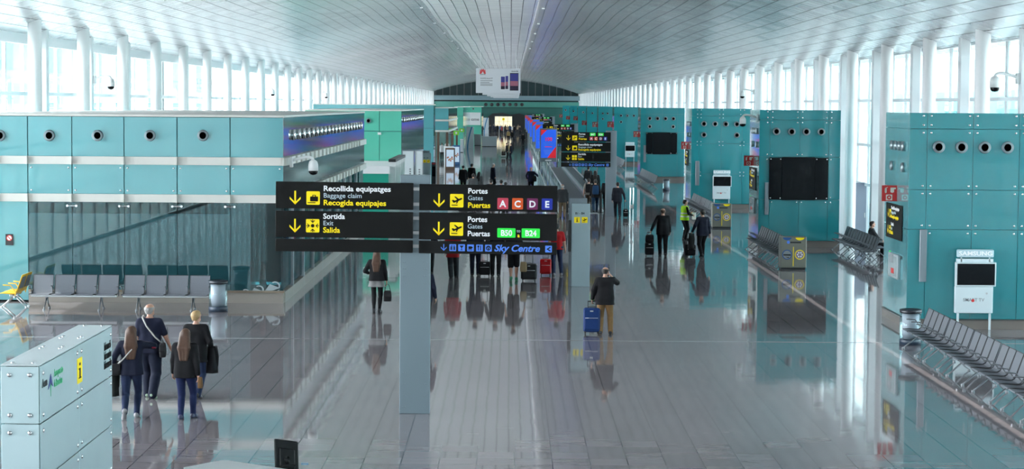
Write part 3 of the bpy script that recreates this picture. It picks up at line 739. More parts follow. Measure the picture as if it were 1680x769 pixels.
b = MB(); b.box(JX[6] + 0.008, xfe, YL1 + 0.01, YL1 + 0.03, zb, b2b); b.build('frosted_pane', M_FILM, t)
b = MB(); b.box(xfe + 0.008, XC - 0.01, YL1 + 0.01, YL1 + 0.03, zb, b2b); dp = b.build('clear_pane', M_SHOP, t)
# pale kite shaped marks low on the corner pane
M_KITE = mat('pale_grey_film', (0.42, 0.50, 0.52), 0.5)
for cx, cy, s_, m in ((401, 485, 0.92, M_KITE), (423, 480, 1.0, M_KITE), (449, 474.5, 1.08, M_KITE)):
    b = MB(); f = lambda u, v: (at(cx + u * s_, cy + v * s_, YL1).x, at(cx + u * s_, cy + v * s_, YL1).z)
    b.plate([f(-13, 2), f(-6, -8), f(10, -2), f(-2, 2)], YL1 + 0.008, 0.004)
    b.plate([f(-11, 3), f(1, 4), f(9, 0), f(5, 9), f(1, 8)], YL1 + 0.008, 0.004)
    arc = [f(2 + 8 * math.cos(a), -5 - 7 * math.sin(a)) for a in np.linspace(-0.5, 2.2, 9)] + [f(2 + 5.5 * math.cos(a), -5 - 5.2 * math.sin(a)) for a in np.linspace(2.2, -0.5, 9)]
    b.plate(arc, YL1 + 0.008, 0.004); b.build('kite_mark', m, t)
# side ground floor shop front
b = MB(); b.box(XC - 0.09, XC - 0.05, YL1 + 0.2, YB1, zb, b2b); b.build('side_shop_glass', M_SHOP, t)
for k in range(9):
    y = YL1 + 2.6 + k * 3.2
    b = MB(); b.box(XC - 0.12, XC + 0.02, y - 0.06, y + 0.06, 0.05, b2b); b.build('side_mullion', M_LGREY, t)
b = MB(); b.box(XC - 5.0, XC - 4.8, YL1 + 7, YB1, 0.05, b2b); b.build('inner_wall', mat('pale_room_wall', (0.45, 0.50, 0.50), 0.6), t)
camera_dome((XC + 0.20, YL1 + 0.25, at(466, 266, YL1).z), 'white dome security camera on the corner of the big left pavilion', 1.0, s=0.95)

ns = thing('no_smoking_sign', 'small black no smoking notice on the teal wall at the left edge', 'sign', at(15.5, 393, YL1 - 0.01))
p = ns.location
b = MB(); b.box(p.x - 0.11, p.x + 0.11, p.y - 0.012, p.y + 0.008, p.z - 0.16, p.z + 0.16); bd = b.build('board', M_DARK, ns)
b = MB(); b.plate(disc(p.x, p.z + 0.05, 0.085), p.y - 0.012, 0.004); b.build('white_disc', M_TXT, ns)
b = MB(); o_ = disc(p.x, p.z + 0.05, 0.085, 24); i_ = disc(p.x, p.z + 0.05, 0.065, 24)
for k in range(24): b.plate([o_[k], o_[(k + 1) % 24], i_[(k + 1) % 24], i_[k]], p.y - 0.016, 0.003)
b.plate([(p.x - 0.055, p.z + 0.095), (p.x - 0.040, p.z + 0.110), (p.x + 0.055, p.z + 0.005), (p.x + 0.040, p.z - 0.010)], p.y - 0.016, 0.004)
b.build('red_ring', M_RED, ns)
fx = thing('fire_extinguisher', 'red fire extinguisher behind the dark corner glass of the big left pavilion', 'fire extinguisher', (at(431, 440, YL1 + 1.5).x, YL1 + 1.5, 0.55))
b = MB(); b.lathe([(0.0, 0), (0.08, 0.0), (0.085, 0.03), (0.085, 0.42), (0.05, 0.5), (0.03, 0.52)], n=16); b.build('cylinder', M_RED, fx, local=True)
b = MB(); b.box(-0.05, 0.05, -0.02, 0.02, 0.52, 0.58); b.tube([(0.05, 0, 0.56), (0.13, 0, 0.5), (0.12, 0, 0.25)], 0.012, 8); b.build('valve_and_hose', M_DARK, fx, local=True)
b = MB(); b.box(-0.10, 0.10, 0.0, 0.08, -0.55, 0.0); b.build('stand', M_DARK, fx, local=True)

# ------------------------------------------------------------------ pavilions further along the left
def simple_left(label, x0p, xcp, ytop, ybot, Y, xback, m_front, m_side, beams=(), joints=(), vents=(), vr=4, nside=6):
    xc = at(xcp, 200, Y).x; yb = on_x(xback, 200, xc).y if xback else Y + 6
    x0 = max(-15.7, at(x0p, 200, Y).x); zt = at(xcp, ytop, Y).z; zb_ = 0.0 if ybot is None else at(xcp, ybot, Y).z
    t = thing('glass_pavilion', label, 'pavilion', (xc, Y, 0))
    b = MB(); b.box(x0, xc - 0.05, Y + 0.06, yb, zb_, zt - 0.02); b.build('core', MATS['dull_teal_core'], t)
    xs = [x0] + [at(j, 200, Y).x for j in joints] + [xc]
    zs = sorted([zb_, zt] + [at(xcp, q, Y).z for bb in beams for q in bb])
    zz_ = [zb_] + [q for q in zs if zb_ < q < zt] + [zt]
    for i in range(len(xs) - 1):
        for j in range(len(zz_) - 1):
            b = MB(); b.box(xs[i] + 0.015, xs[i + 1] - 0.015, Y, Y + 0.05, zz_[j] + 0.01, zz_[j + 1] - 0.01); b.build('glass_panel', m_front, t)
    for k in range(nside):
        ya, ybk = Y + (yb - Y) * k / nside, Y + (yb - Y) * (k + 1) / nside
        b = MB(); b.box(xc - 0.04, xc, ya + 0.02, ybk - 0.02, zb_ + 0.02, zt - 0.02); b.build('side_glass_panel', m_side, t)
    for (qa, qb) in beams:
        if qb - qa < 1.5: continue
        b = MB(); b.box(x0, xc + 0.08, Y - 0.1, Y + 0.04, at(xcp, qb, Y).z, at(xcp, qa, Y).z); b.box(xc - 0.02, xc + 0.08, Y + 0.04, yb, at(xcp, qb, Y).z, at(xcp, qa, Y).z); b.build('cream_beam', M_CREAM, t)
    for (vx, vy) in vents: add_vent(t, at(vx, vy, Y) - t.location, vr * Y / F_)
    b = MB(); b.box(x0, xc + 0.03, Y - 0.04, yb, zt - 0.03, zt + 0.05); b.build('roof_edge', M_CREAM, t)
    return t, xc, yb, zt
YL2 = 121.0
t2, xc2, yb2, zt2 = simple_left('green glass pavilion block behind the big left pavilion, with one round vent', 500, 659, 181.5, None, YL2, 695, M_GREEN, M_MIRR, beams=((215, 216),), joints=(622.5,), vents=((604.5, 198),), vr=4.2, nside=7)
for k in range(11):
    y = YL2 + 2 + k * 2.6
    if y > yb2 - 1: break
    sub(MATS['sidevent'], 'vent', t2, Vector((xc2, y, at(663, 197, YL2).z)) - t2.location)
b = MB(); q = at(622.5, 219, YL2 - 0.05); b.box(q.x - 0.1, q.x + 0.1, YL2 - 0.1, YL2 + 0.02, q.z - 0.07, q.z + 0.07)
ex = thing('exit_lamp', 'small white emergency lamp on the green pavilion front', 'lamp', q); b.build('lamp_body', M_WHITE, ex)
b = MB(); b.box(q.x - 0.08, q.x + 0.08, YL2 - 0.11, YL2 - 0.1, q.z - 0.05, q.z + 0.03); b.build('diffuser', mat('lamp_diffuser', (0.85, 0.9, 0.85), 0.4), ex)
simple_left('tall plain teal glass pillar block behind the green pavilion', 500, 711.5, 172.0, None, 165.0, 714, M_TEAL_L, M_TEAL, joints=(695,), beams=((210, 210.6),), nside=2)
t4, xc4, yb4, zt4 = simple_left('teal glass upper block with cream beams above the shop with brown posts', 712, 736, 177.0, 216, 203.0, 750, M_TEAL_L, M_MIRR, beams=((196, 199), (213.5, 216.5)), vents=(), nside=4)
for (q, yy) in ((713, 203.3), (719, 203.3), (736, 203.3), (741, 221), (746, 240)):
    b = MB(); p = at(q, 240, 203.3); x = xc4 - 0.15 if q > 730 else p.x
    b.box(x - 0.12, x + 0.12, yy, yy + 0.25, 0, at(736, 216, 203).z); b.build('brown_post', M_WOOD, t4)
simple_left('narrow green glass block behind the shop with brown posts', 745, 760, 175.5, None, 262.0, 771, M_GREEN, M_MIRR, beams=((190, 190.5),), nside=3)
simple_left('furthest green glass block on the left, carrying a white board', 768, 790, 175, None, 330.0, 793, M_GREEN, M_TEAL, nside=2, vents=((776.5, 178.5),), vr=1.6)
wb = thing('advert_board', 'white wall board with dark letters on the furthest left block', 'advertisement', at(779.5, 203, 329.8))
p = wb.location; q0, q1 = at(771, 205, 329.8), at(788.5, 184.5, 329.8)
b = MB(); b.box(q0.x, q1.x, 329.78, 329.96, q0.z, q1.z); b.build('board', M_WHITE, wb)
b = MB(); add_text(b, 'ome', q0.x + 0.16, 329.78, at(779, 198, 329.8).z, 0.72, 0.01); b.build('lettering', M_DARK, wb)
# low white-topped green kiosk between the two pavilions
YK = 101.0; xk = at(639, 280, YK).x; zk1, zk0 = at(639, 272.5, YK).z, at(639, 285, YK).z
t = thing('shop_kiosk', 'low green glass kiosk with white fascia between the left pavilions', 'kiosk', (xk, YK, 0))
b = MB(); b.box(xk - 3.2, xk, YK, YK + 9.3, zk0, zk1); b.build('white_fascia', M_WHITE, t)
b = MB(); b.box(xk - 3.15, xk - 0.05, YK + 0.05, YK + 9.2, 0, zk0); b.build('green_glass', M_DGREEN, t)
for k in range(5):
    y = YK + 0.3 + k * 2.2
    b = MB(); b.box(xk - 0.06, xk + 0.28, y, y + 0.12, 0, zk1 + 0.25); b.build('white_post', M_WHITE, t)
b = MB(); b.box(xk - 0.05, xk + 0.30, YK, YK + 9.4, zk1 + 0.2, zk1 + 0.34); b.build('dark_rail', M_DARK, t)
# printed boards left of the walkway
for i, (xa, xb, ya, Y, lab) in enumerate(((661, 678, 248, 119.0, 'pale board with blue swoosh and vertical lettering, left of its pair'), (682, 693, 248, 118.0, 'pale board with vertical lettering, right of its pair beside the totem'))):
    p0, p1 = at(xa, ya, Y), at(xb, ya, Y)
    t = thing('printed_board', lab, 'display board', ((p0.x + p1.x) / 2, Y, 0))
    b = MB(); b.box(p0.x, p1.x, Y, Y + 0.06, 0.05, p0.z); b.build('board', mat('pale_board', (0.60, 0.66, 0.68), 0.4), t)
    b = MB(); b.box(p0.x - 0.04, p0.x, Y - 0.02, Y + 0.08, 0, p0.z + 0.04); b.box(p1.x, p1.x + 0.04, Y - 0.02, Y + 0.08, 0, p0.z + 0.04); b.box(p0.x, p1.x, Y - 0.02, Y + 0.08, p0.z, p0.z + 0.04); b.build('frame', M_GREY, t)
    b = MB()
    for kk in range(9): b.box(p1.x - 0.22, p1.x - 0.12, Y - 0.006, Y, 0.9 + kk * 0.13, 0.98 + kk * 0.13)
    b.build('printed_mark', mat('grey_print', (0.18, 0.2, 0.22), 0.5), t)
    if i == 0:
        b = MB(); w_ = p1.x - p0.x
        b.plate([(p0.x, 0.05), (p0.x + 0.30, 0.05), (p0.x + 0.20, 0.9), (p0.x, 1.9)], Y, 0.006); b.build('blue_swoosh', mat('teal_print', (0.02, 0.22, 0.30), 0.5), t)

# ------------------------------------------------------------------ teal blocks along the right
def fire_sign(X1, Y, zc, s, label):
    """red flag sign facing the camera, fixed by its right edge"""
    t = thing('fire_sign', label, 'sign', (X1, Y, zc)); w_ = 0.40 * s; h_ = 0.42 * s
    b = MB(); b.box(X1 - w_, X1, Y - 0.012, Y + 0.012, zc - h_ / 2, zc + h_ / 2); p = b.build('red_plate', M_RED, t)
    M = mat('pale_sign_film', (0.75, 0.70, 0.62), 0.5)
    def X(u): return X1 - w_ + u * w_
    def Z(v): return zc + h_ / 2 - v * h_
    b = MB(); b.plate(rrect(X(0.25), Z(0.32), 0.13 * w_, 0.34 * h_, 0.03), Y - 0.012, 0.004); b.plate([(X(0.25), Z(0.14)), (X(0.38), Z(0.10)), (X(0.38), Z(0.14)), (X(0.28), Z(0.18))], Y - 0.012, 0.004); b.build('extinguisher_mark', M, t)
    b = MB(); b.plate([(X(0.56), Z(0.14)), (X(0.92), Z(0.14)), (X(0.92), Z(0.24)), (X(0.80), Z(0.24)), (X(0.80), Z(0.42)), (X(0.68), Z(0.48)), (X(0.56), Z(0.42))], Y - 0.012, 0.004); b.build('hose_mark', M, t)
    b = MB(); b.plate(rrect(X(0.48), Z(0.76), 0.42 * w_, 0.36 * h_, 0.0), Y - 0.012, 0.004); b.build('button_square', M, t)
    b = MB(); b.plate(disc(X(0.48), Z(0.76), 0.15 * w_), Y - 0.016, 0.003); bb = b.build('button_ring', M_RED, t)
    b = MB(); b.plate(disc(X(0.48), Z(0.76), 0.055 * w_), Y - 0.019, 0.003); b.build('button_dot', M, t)
    return t
def side_sign(X, Ya, z1, wd, label):
    """wide black sign flat on a block's side face"""
    t = thing('gate_sign', label, 'sign', (X - 0.02, Ya, z1), R(-90)); o = t.location; k = wd / 226.0
    for i, art in enumerate((row_bag, row_exit)):
        z = o.z - i * 46 * k
        b = MB(); b.box(o.x, o.x + wd, o.y - 0.012, o.y + 0.012, z - 46 * k, z, 0.004); p = b.build('panel', M_SIGN, t)
        a = Art(p, o.x, o.y - 0.012, z, k); art(a)
    return t
def tv_kiosk(px0, px1, py, Y, label):
    """py: top of name box, its bottom, screen top, screen bottom, cabinet bottom"""
    x0, x1 = at(px0, py[0], Y).x, at(px1, py[0], Y).x; z = [at((px0 + px1) / 2, q, Y).z for q in py]
    t = thing('television_stand', label, 'television', ((x0 + x1) / 2, Y, 0)); w_ = x1 - x0; M_K = mat('pale_cabinet_white', (0.72, 0.82, 0.85), 0.3)
    b = MB(); b.box(x0 + 0.03, x1 - 0.07, Y - 0.06, Y + 0.10, z[1], z[0], 0.02); p = b.build('name_box', mat('pale_blue_light_box', (0.50, 0.66, 0.72), 0.3), t)
    b = MB(); add_text(b, 'SAMSUNG', (x0 + x1) / 2 - 0.02, Y - 0.06, z[1] + (z[0] - z[1]) * 0.26, (z[0] - z[1]) * 0.74, 0.03, align='CENTER', xs=1.25); b.build('lettering', M_TXT, p)
    b = MB()
    for q in (0.14, 0.84): b.box(x0 + w_ * q - 0.015, x0 + w_ * q + 0.015, Y, Y + 0.04, z[2] - 0.02, z[1] + 0.01)
    b.box(x0 + 0.03, x1 - 0.07, Y, Y + 0.12, z[2] - 0.02, z[2] + (z[1] - z[2]) * 0.7); b.build('top_bracket', M_K, t)
    b = MB(); b.box(x0, x1, Y - 0.05, Y + 0.12, z[3], z[2], 0.01); f = b.build('screen_frame', M_K, t)
    e = 0.035 * w_; b = MB(); b.box(x0 + e, x1 - e, Y - 0.056, Y - 0.04, z[3] + e, z[2] - e); b.build('screen', M_BLACKG, f)
    b = MB(); b.box(x0, x1 - 0.06 * w_, Y - 0.02, Y + 0.14, z[4], z[3], 0.012); c = b.build('cabinet', M_K, t)
    b = MB(); add_text(b, 'SMART TV', x0 + w_ * 0.46, Y - 0.02, z[4] + (z[3] - z[4]) * 0.44, w_ * 0.115, 0.01, align='CENTER'); b.build('lettering', M_GREY, c)
    b = MB(); q = x0 + w_ * 0.44; zc = z[4] + (z[3] - z[4]) * 0.47; b.plate(disc(q, zc, w_ * 0.038), Y - 0.02, 0.008); b.build('red_logo_dot', M_RED, c)
    b = MB(); b.plate(disc(x0 + w_ * 0.78, z[4] + (z[3] - z[4]) * 0.74, w_ * 0.025, 12), Y - 0.02, 0.008); b.build('lock', M_STEEL, c)
    b = MB(); b.box(x0 + w_ * 0.06, x0 + w_ * 0.11, Y + 0.02, Y + 0.08, 0, z[4]); b.box(x0 + w_ * 0.86, x0 + w_ * 0.91, Y + 0.04, Y + 0.09, 0, z[4]); b.build('leg', M_K, t)
    return t
def wall_screen(px0, px1, py0, py1, Y, label):
    x0, x1, z1, z0 = at(px0, py0, Y).x, at(px1, py0, Y).x, at(px0, py0, Y).z, at(px0, py1, Y).z
    t = thing('wall_screen', label, 'screen', ((x0 + x1) / 2, Y, z0)); w_ = x1 - x0
    a = [x0, x0 + w_ * 0.215, x0 + w_ * 0.775, x1]
    for i in range(3):
        b = MB(); d = 0.03 if i == 1 else 0.0
        b.box(a[i] + 0.003, a[i + 1] - 0.003, Y - 0.06 - d, Y + 0.0, z0 - (0.02 if i == 1 else 0), z1 + (0.02 if i == 1 else 0), 0.004); b.build('screen' if i == 1 else 'side_glass', M_BLACKG, t)
    for x in (x0 + 0.06, a[1] - 0.06, a[2] + 0.06, x1 - 0.06):
        for z in (z0 + 0.06, z1 - 0.06): sub(BOLT['y'], 'bolt', t, Vector((x, Y - 0.06, z)) - t.location)
    return t
def right_block(name_label, pxl, pxb, pybase, Y, pytop, width, joints_px, jy_px, vents, vr, strip, detail=2):
    """pxl: front left corner; pxb: back left corner in the picture"""
    xl = at(pxl, 300, Y).x; zt = at(pxl, pytop, Y).z; xr = xl + width; yb = Y + 3.4
    t = thing('teal_block', name_label, 'pavilion', ((xl + xr) / 2, Y, 0))
    b = MB(); b.box(xl + 0.04, xr - 0.04, Y + 0.04, yb - 0.04, 0.24, zt - 0.02); b.build('core', MATS['dull_teal_core'], t)
    b = MB(); b.box(xl - 0.02, xr + 0.02, Y - 0.02, yb, 0.0, 0.22); b.build('plinth', M_PLINTH, t)
    b = MB(); b.box(xl - 0.04, xr + 0.04, Y - 0.05, yb, 0.22, 0.25); b.build('plinth_cap', mat('dark_bronze', (0.10, 0.09, 0.085), 0.4, 0.3), t)
    xs = [xl] + [at(j, 300, Y).x for j in joints_px if xl + 0.1 < at(j, 300, Y).x < xr - 0.1] + [xr]
    zs = [0.26] + sorted(at(pxl, j, Y).z for j in jy_px) + [zt]
    for i in range(len(xs) - 1):
        for j in range(len(zs) - 1):
            b = MB(); b.box(xs[i] + 0.006, xs[i + 1] - 0.006, Y, Y + 0.03, zs[j] + 0.006, zs[j + 1] - 0.006, 0.003); b.build('glass_panel', M_TEAL, t)
    for j in range(len(zs) - 1):
        for ya, ybk in ((Y + 0.03, Y + 1.7), (Y + 1.7, yb)):
            b = MB(); b.box(xl - 0.0, xl + 0.03, ya + 0.006, ybk - 0.006, zs[j] + 0.006, zs[j + 1] - 0.006); b.build('side_glass_panel', M_TEAL_L, t)
    if detail > 1:
        for i in range(1, len(xs) - 1):
            for j in range(1, len(zs)):
                for dx in (-0.10, 0.10):
                    for dz in ((-0.10, 0.10) if j < len(zs) - 1 else (-0.08,)):
                        sub(BOLT['y'], 'bolt', t, Vector((xs[i] + dx, Y, zs[j] + dz)) - t.location)
    for (vx, vy) in vents: add_vent(t, at(vx, vy, Y) - t.location, vr * Y / F_)
    if strip:
        a0, a1 = at(strip[0], strip[1], Y), at(strip[2], strip[3], Y)
        b = MB(); b.box(a0.x, a1.x, Y - 0.05, Y, a1.z, a0.z, 0.01); b.build('grey_grille', mat('grey_grille_metal', (0.20, 0.24, 0.27), 0.4, 0.4), t)
    # nozzles on the side face
    if detail > 0:
        zv = [at(vents[0][0], vents[0][1], Y).z] + ([at(vents[0][0], vents[-1][1], Y).z] if abs(vents[-1][1] - vents[0][1]) > 3 else [at(vents[0][0], vents[0][1], Y).z - 0.55])
        for r_, z in enumerate(zv):
            for k, y in enumerate((0.75, 1.25, 1.75, 2.3)):
                if r_ == 1 and k in (1, 2): continue
                add_vent(t, Vector((xl, Y + y, z)) - t.location, 0.13, 'x')
    return t, xl, xr, zt
def side_kit(xl, Y, px_flag, py_flag, who, fs=1.0):
    yf = min(max(on_x(px_flag, py_flag, xl - 0.01).y, Y + 0.3), Y + 2.6)
    fire_sign(xl - 0.002, yf, at(px_flag, py_flag, yf).z, fs, 'red fire equipment flag sign on the %s' % who)
RB = []
YA = ground(1560, 539.5).y
t, xl, xr, zt = right_block('nearest big teal glass block at the right edge with four round vents', 1491, 1449, 0, YA, 184.5, 3.6, (1520, 1595.5, 1671.5), (211, 311, 376), ((1540, 241), (1577.5, 241.5), (1615.5, 241.8), (1653, 242)), 10.0, (1509, 376, 1519, 462))
XRW = xl
side_kit(xl, YA, 1471, 317, 'nearest right block')
p = on_x(1482, 331, xl); pa = on_x(1456, 331, xl)
side_sign(xl, pa.y, on_x(1456, 331.5, xl).z, (pa.y - p.y), 'narrow black sign on the side of the nearest right block')
def fire_cabinet(xl, ya, yb, z0, z1, label):
    t = thing('fire_cabinet', label, 'fire cabinet', (xl - 0.04, (ya + yb) / 2, z0))
    b = MB(); b.box(xl - 0.07, xl - 0.003, ya, yb, z0, z1, 0.006); b.build('cabinet', mat('cabinet_grey', (0.36, 0.42, 0.44), 0.35), t)
    ym = (ya + yb) / 2; w_ = abs(yb - ya)
    b = MB(); b.box(xl - 0.076, xl - 0.06, min(ya, yb) + 0.1 * w_, max(ya, yb) - 0.1 * w_, z0 + 0.06, z1 - 0.06); b.build('glass_door', mat('cabinet_glass', (0.45, 0.55, 0.57), 0.1), t)
    b = MB(); b.box(xl - 0.084, xl - 0.07, ym - 0.14 * w_, ym + 0.14 * w_, z0 + 0.12, z0 + 0.26); b.build('red_alarm', M_RED, t)
    b = MB(); b.box(xl - 0.084, xl - 0.07, ym - 0.05 * w_, ym + 0.25 * w_, z0 + 0.40, z0 + 0.62); b.build('hose_reel', M_GREY, t)
    b = MB(); b.box(xl - 0.02, xl - 0.002, max(ya, yb) + 0.03, max(ya, yb) + 0.16, z0 + 0.45, z1 + 0.02); b.build('green_label', M_GRN, t)
    b = MB(); b.box(xl - 0.02, xl - 0.002, min(ya, yb) - 0.22, min(ya, yb) - 0.08, z0 + 0.55, z1 - 0.02); b.build('dark_label', M_DARK, t)
fire_cabinet(xl, on_x(1477, 440, xl).y, on_x(1461, 440, xl).y, on_x(1470, 456, xl).z, on_x(1470, 416, xl).z, 'grey fire hose cabinet on the side of the nearest right block')
tv_kiosk(1568.5, 1634.5, (409, 422, 430, 469.5, 513.5), YA - 0.17, 'white television stand with black screen on the nearest right block')
YBk = ground(1310, 405).y
t, xl, xr, zt = right_block('second teal glass block from the right edge, carrying the big black screen', 1245, 1230, 0, YBk, 179.8, 3.3, (1262, 1311, 1358.5), (196.5, 257, 327), ((1274, 215.5), (1299, 216), (1323, 216), (1347.5, 216.2)), 6.2, (1255, 299, 1260.5, 352))
wall_screen(1262, 1358.8, 258.3, 327, YBk - 0.02, 'big black three-part wall screen on the second right block')
side_kit(xl, YBk, 1236, 263.5, 'second right block')
p = on_x(1241, 273, xl); pa = on_x(1230.5, 273, xl)
side_sign(xl, pa.y, on_x(1231, 273, xl).z, (pa.y - p.y), 'narrow black sign on the side of the second right block')
fire_cabinet(xl, on_x(1239.5, 330, xl).y, on_x(1232, 330, xl).y, on_x(1236, 349, xl).z, on_x(1236, 323, xl).z, 'grey fire hose cabinet on the side of the second right block')
camera_dome((xl - 0.055, YBk + 0.4, at(1236, 194, YBk).z), 'white dome camera on a curved arm at the top of the second right block', -1.0, s=0.9)
YCk = ground(1180, 342).y
t, xl, xr, zt = right_block('third teal glass block from the right edge, with six vents and a television stand', 1133.5, 1124, 0, YCk, 177.5, 3.35, (1146, 1182, 1216.5), (190, 235, 285), ((1155, 203), (1173.3, 203.2), (1191, 203.4), (1209, 203.6), (1155, 221), (1209, 221.6)), 4.6, (1141, 264, 1147, 304))
tv_kiosk(1169.8, 1200.2, (279, 285.5, 288.5, 306, 326.5), YCk - 0.17, 'white television stand with black screen on the third right block')
side_kit(xl, YCk, 1129, 238.5, 'third right block')
p = on_x(1131, 245, xl); pa = on_x(1124.5, 245, xl)
side_sign(xl, pa.y, on_x(1125, 245, xl).z, min(2.2, pa.y - p.y), 'narrow black sign on the side of the third right block')
YDk = 160.0
t, xl, xr, zt = right_block('fourth teal glass block from the right edge, with a black screen and six vents', 1050, 1046, 0, YDk, 176.5, 3.4, (1060, 1085.5, 1110.5), (187, 217, 252), ((1066, 194.3), (1079, 194.4), (1092, 194.5), (1105, 194.6), (1066, 207.4), (1104.5, 207.8)), 3.2, (1056, 238, 1059.5, 266), 1)
wall_screen(1060, 1111, 217.3, 252.5, YDk - 0.02, 'black three-part wall screen on the fourth right block')
side_kit(xl, YDk, 1048, 220, 'fourth right block', 1.05)
YEk = 202.0
t, xl, xr, zt = right_block('fifth teal glass block from the right edge, with a lit television stand', 1006.5, 1004, 0, YEk, 175.5, 2.6, (1026,), (188, 215), ((1019, 189.6), (1029.5, 189.7), (1040, 189.8), (1019, 200)), 2.2, None, 0)
tv_kiosk(1025.8, 1042.2, (233, 236.5, 238, 248, 257.5), YEk - 0.17, 'small distant television stand on the fifth right block')
side_kit(xl, YEk, 1003, 204, 'fifth right block', 1.3)
for i, (pxl, Y, vs_, fl) in enumerate(((980.5, 238.5, ((989, 186), (997, 186.1), (989, 195)), (977.5, 204)), (962, 274, ((972, 185.5),), (958.5, 201.5)), (947, 312, ((957, 184),), (934, 194)), (934, 354, ((941, 182.5),), (925.5, 193)), (922, 396, ((928, 180.5),), (917, 190)))):
    t, xl, xr, zt = right_block('%s teal glass block from the right edge, seen edge-on far down the hall' % ORD[6 + i], pxl, pxl, 0, Y, 174.6 - 0.4 * i, 3.0, (), (186,), vs_, 1.7, None, 0)
    side_kit(xl, Y, fl[0] if i < 1 else pxl - 1.0, fl[1], '%s right block' % ORD[6 + i], 1.4)
# tall grey cabinet by the glass wall
g = ground(1410.5, 395); t = thing('grey_cabinet', 'tall plain grey cabinet beside the right window wall', 'cabinet', (g.x, g.y, 0)); hh = at(1410, 299.5, g.y).z
b = MB(); b.box(g.x - 0.26, g.x + 0.26, g.y, g.y + 0.35, 0.06, hh, 0.012); b.build('body', mat('mauve_grey_cabinet', (0.22, 0.25, 0.31), 0.45), t)
b = MB(); b.box(g.x - 0.23, g.x + 0.23, g.y + 0.03, g.y + 0.32, 0, 0.06); b.build('base', M_DARK, t)
b = MB(); b.box(g.x + 0.17, g.x + 0.20, g.y - 0.03, g.y, 1.0, 1.2, 0.004); b.build('handle', M_STEEL, t)
# dome cameras on the square window posts
for xp, yp_, py, sgn, lab in ((14.53, 59.57, 129, -1, 'nearest dome camera on a window post, right side of the hall'), (14.53, 124.4, 151, -1, 'second dome camera on a window post, right side of the hall'),
                             (-16.73, 83.5, 131, 1, 'nearest dome camera on a window post, left side of the hall'), (-16.73, 140.2, 148, 1, 'second dome camera on a window post, left side of the hall'), (-16.73, 180.7, 154, 1, 'third dome camera on a window post, left side of the hall')):
    px = 838 + xp * F_ / yp_
    camera_dome((xp, yp_, at(px, py, yp_).z), lab, sgn, s=1.0)
# ------------------------------------------------------------------ benches
SEATP = 0.585
def seat_mesh(m, w_=0.545):
    top = [(-0.25, 0.415), (-0.235, 0.435), (-0.10, 0.428), (0.06, 0.415), (0.14, 0.418), (0.19, 0.45), (0.225, 0.52), (0.315, 0.78), (0.365, 0.92)]
    pts = []
    n = len(top)
    off = []
    for i, p in enumerate(top):
        a = Vector(top[max(0, i - 1)]); c = Vector(top[min(n - 1, i + 1)]); d = (c - a).normalized(); off.append((p[0] + d.y * 0.018, p[1] - d.x * 0.018))
    b = MB(); prof = top + off[::-1]; vs_ = [(x, y, z) for x in (-w_ / 2, w_ / 2) for y, z in prof]; N = len(prof)
    fs = [(i, (i + 1) % N, (i + 1) % N + N, i + N) for i in range(N)]
    for i in range(n - 1):
        j = N - 1 - i
        fs.append((i, j, j - 1, i + 1)); fs.append((i + N, i + 1 + N, j - 1 + N, j + N))
    b.add(vs_, fs, False)
    return b.mesh('seat', m)
def edge_mesh(m, w_=0.545):
    b = MB(); x = w_ / 2 + 0.005
    P = [(-0.25, 0.43), (-0.10, 0.435), (0.06, 0.422), (0.14, 0.425), (0.185, 0.455), (0.222, 0.525), (0.317, 0.79), (0.368, 0.93)]
    b.tube([(-x, *p) for p in P] + [(x, *p) for p in P[::-1]], 0.009, 6); return b.mesh('edge_trim', m)
def arm_mesh(m):
    b = MB(); b.tube([(0, 0.20, 0.45), (0, 0.14, 0.52), (0, 0.05, 0.645), (0, -0.10, 0.655), (0, -0.16, 0.655)], [0.012, 0.012, 0.013, 0.015, 0.014], 8); b.cyl((0, 0.17, 0.36), (0, 0.20, 0.46), 0.016, n=8); return b.mesh('armrest', m)
def leg_mesh(m):
    b = MB()
    b.tube([(0, -0.30, 0.03), (0, -0.22, 0.09), (0, 0.02, 0.30)], [0.016, 0.017, 0.022], 8); b.tube([(0, 0.36, 0.03), (0, 0.28, 0.09), (0, 0.08, 0.30)], [0.016, 0.017, 0.022], 8)
    b.cyl((0, 0.05, 0.26), (0, 0.05, 0.37), 0.04, n=10)
    for y in (-0.31, 0.37): b.cyl((0, y, 0.0), (0, y, 0.035), 0.035, n=10)
    return b.mesh('leg', m)
ME = {'seat': seat_mesh(M_SEAT), 'edge': edge_mesh(mat('dark_seat_edge', (0.03, 0.033, 0.037), 0.5)), 'arm': arm_mesh(mat('dull_grey_leg_steel', (0.20, 0.215, 0.23), 0.4, 0.4)), 'leg': leg_mesh(mat('dull_grey_leg_steel', (0.20, 0.215, 0.23), 0.4, 0.4))}
def beam_seat(n, label, group, loc, rz, me=ME, arms=True, name='beam_seat'):
    t = thing(name, label, 'bench', loc, rz, group)
    L = n * SEATP
    b = MB(); b.box(-L / 2 + 0.02, L / 2 - 0.02, 0.005, 0.095, 0.335, 0.40, 0.012); b.build('beam', M_STEEL, t, local=True)
    for k in range(n):
        x = -L / 2 + SEATP * (k + 0.5)
        s_ = sub(me['seat'], 'seat', t, (x, 0, 0))
        if arms: sub(me['edge'], 'edge_trim', s_, (0, 0, 0))
    if arms:
        for k in range(n + 1): sub(me['arm'], 'armrest', t, (-L / 2 + SEATP * k, 0, 0))
    for x in (-L / 2 + SEATP * 0.75, L / 2 - SEATP * 0.75): sub(me['leg'], 'leg', t, (x, 0, 0))
    return t
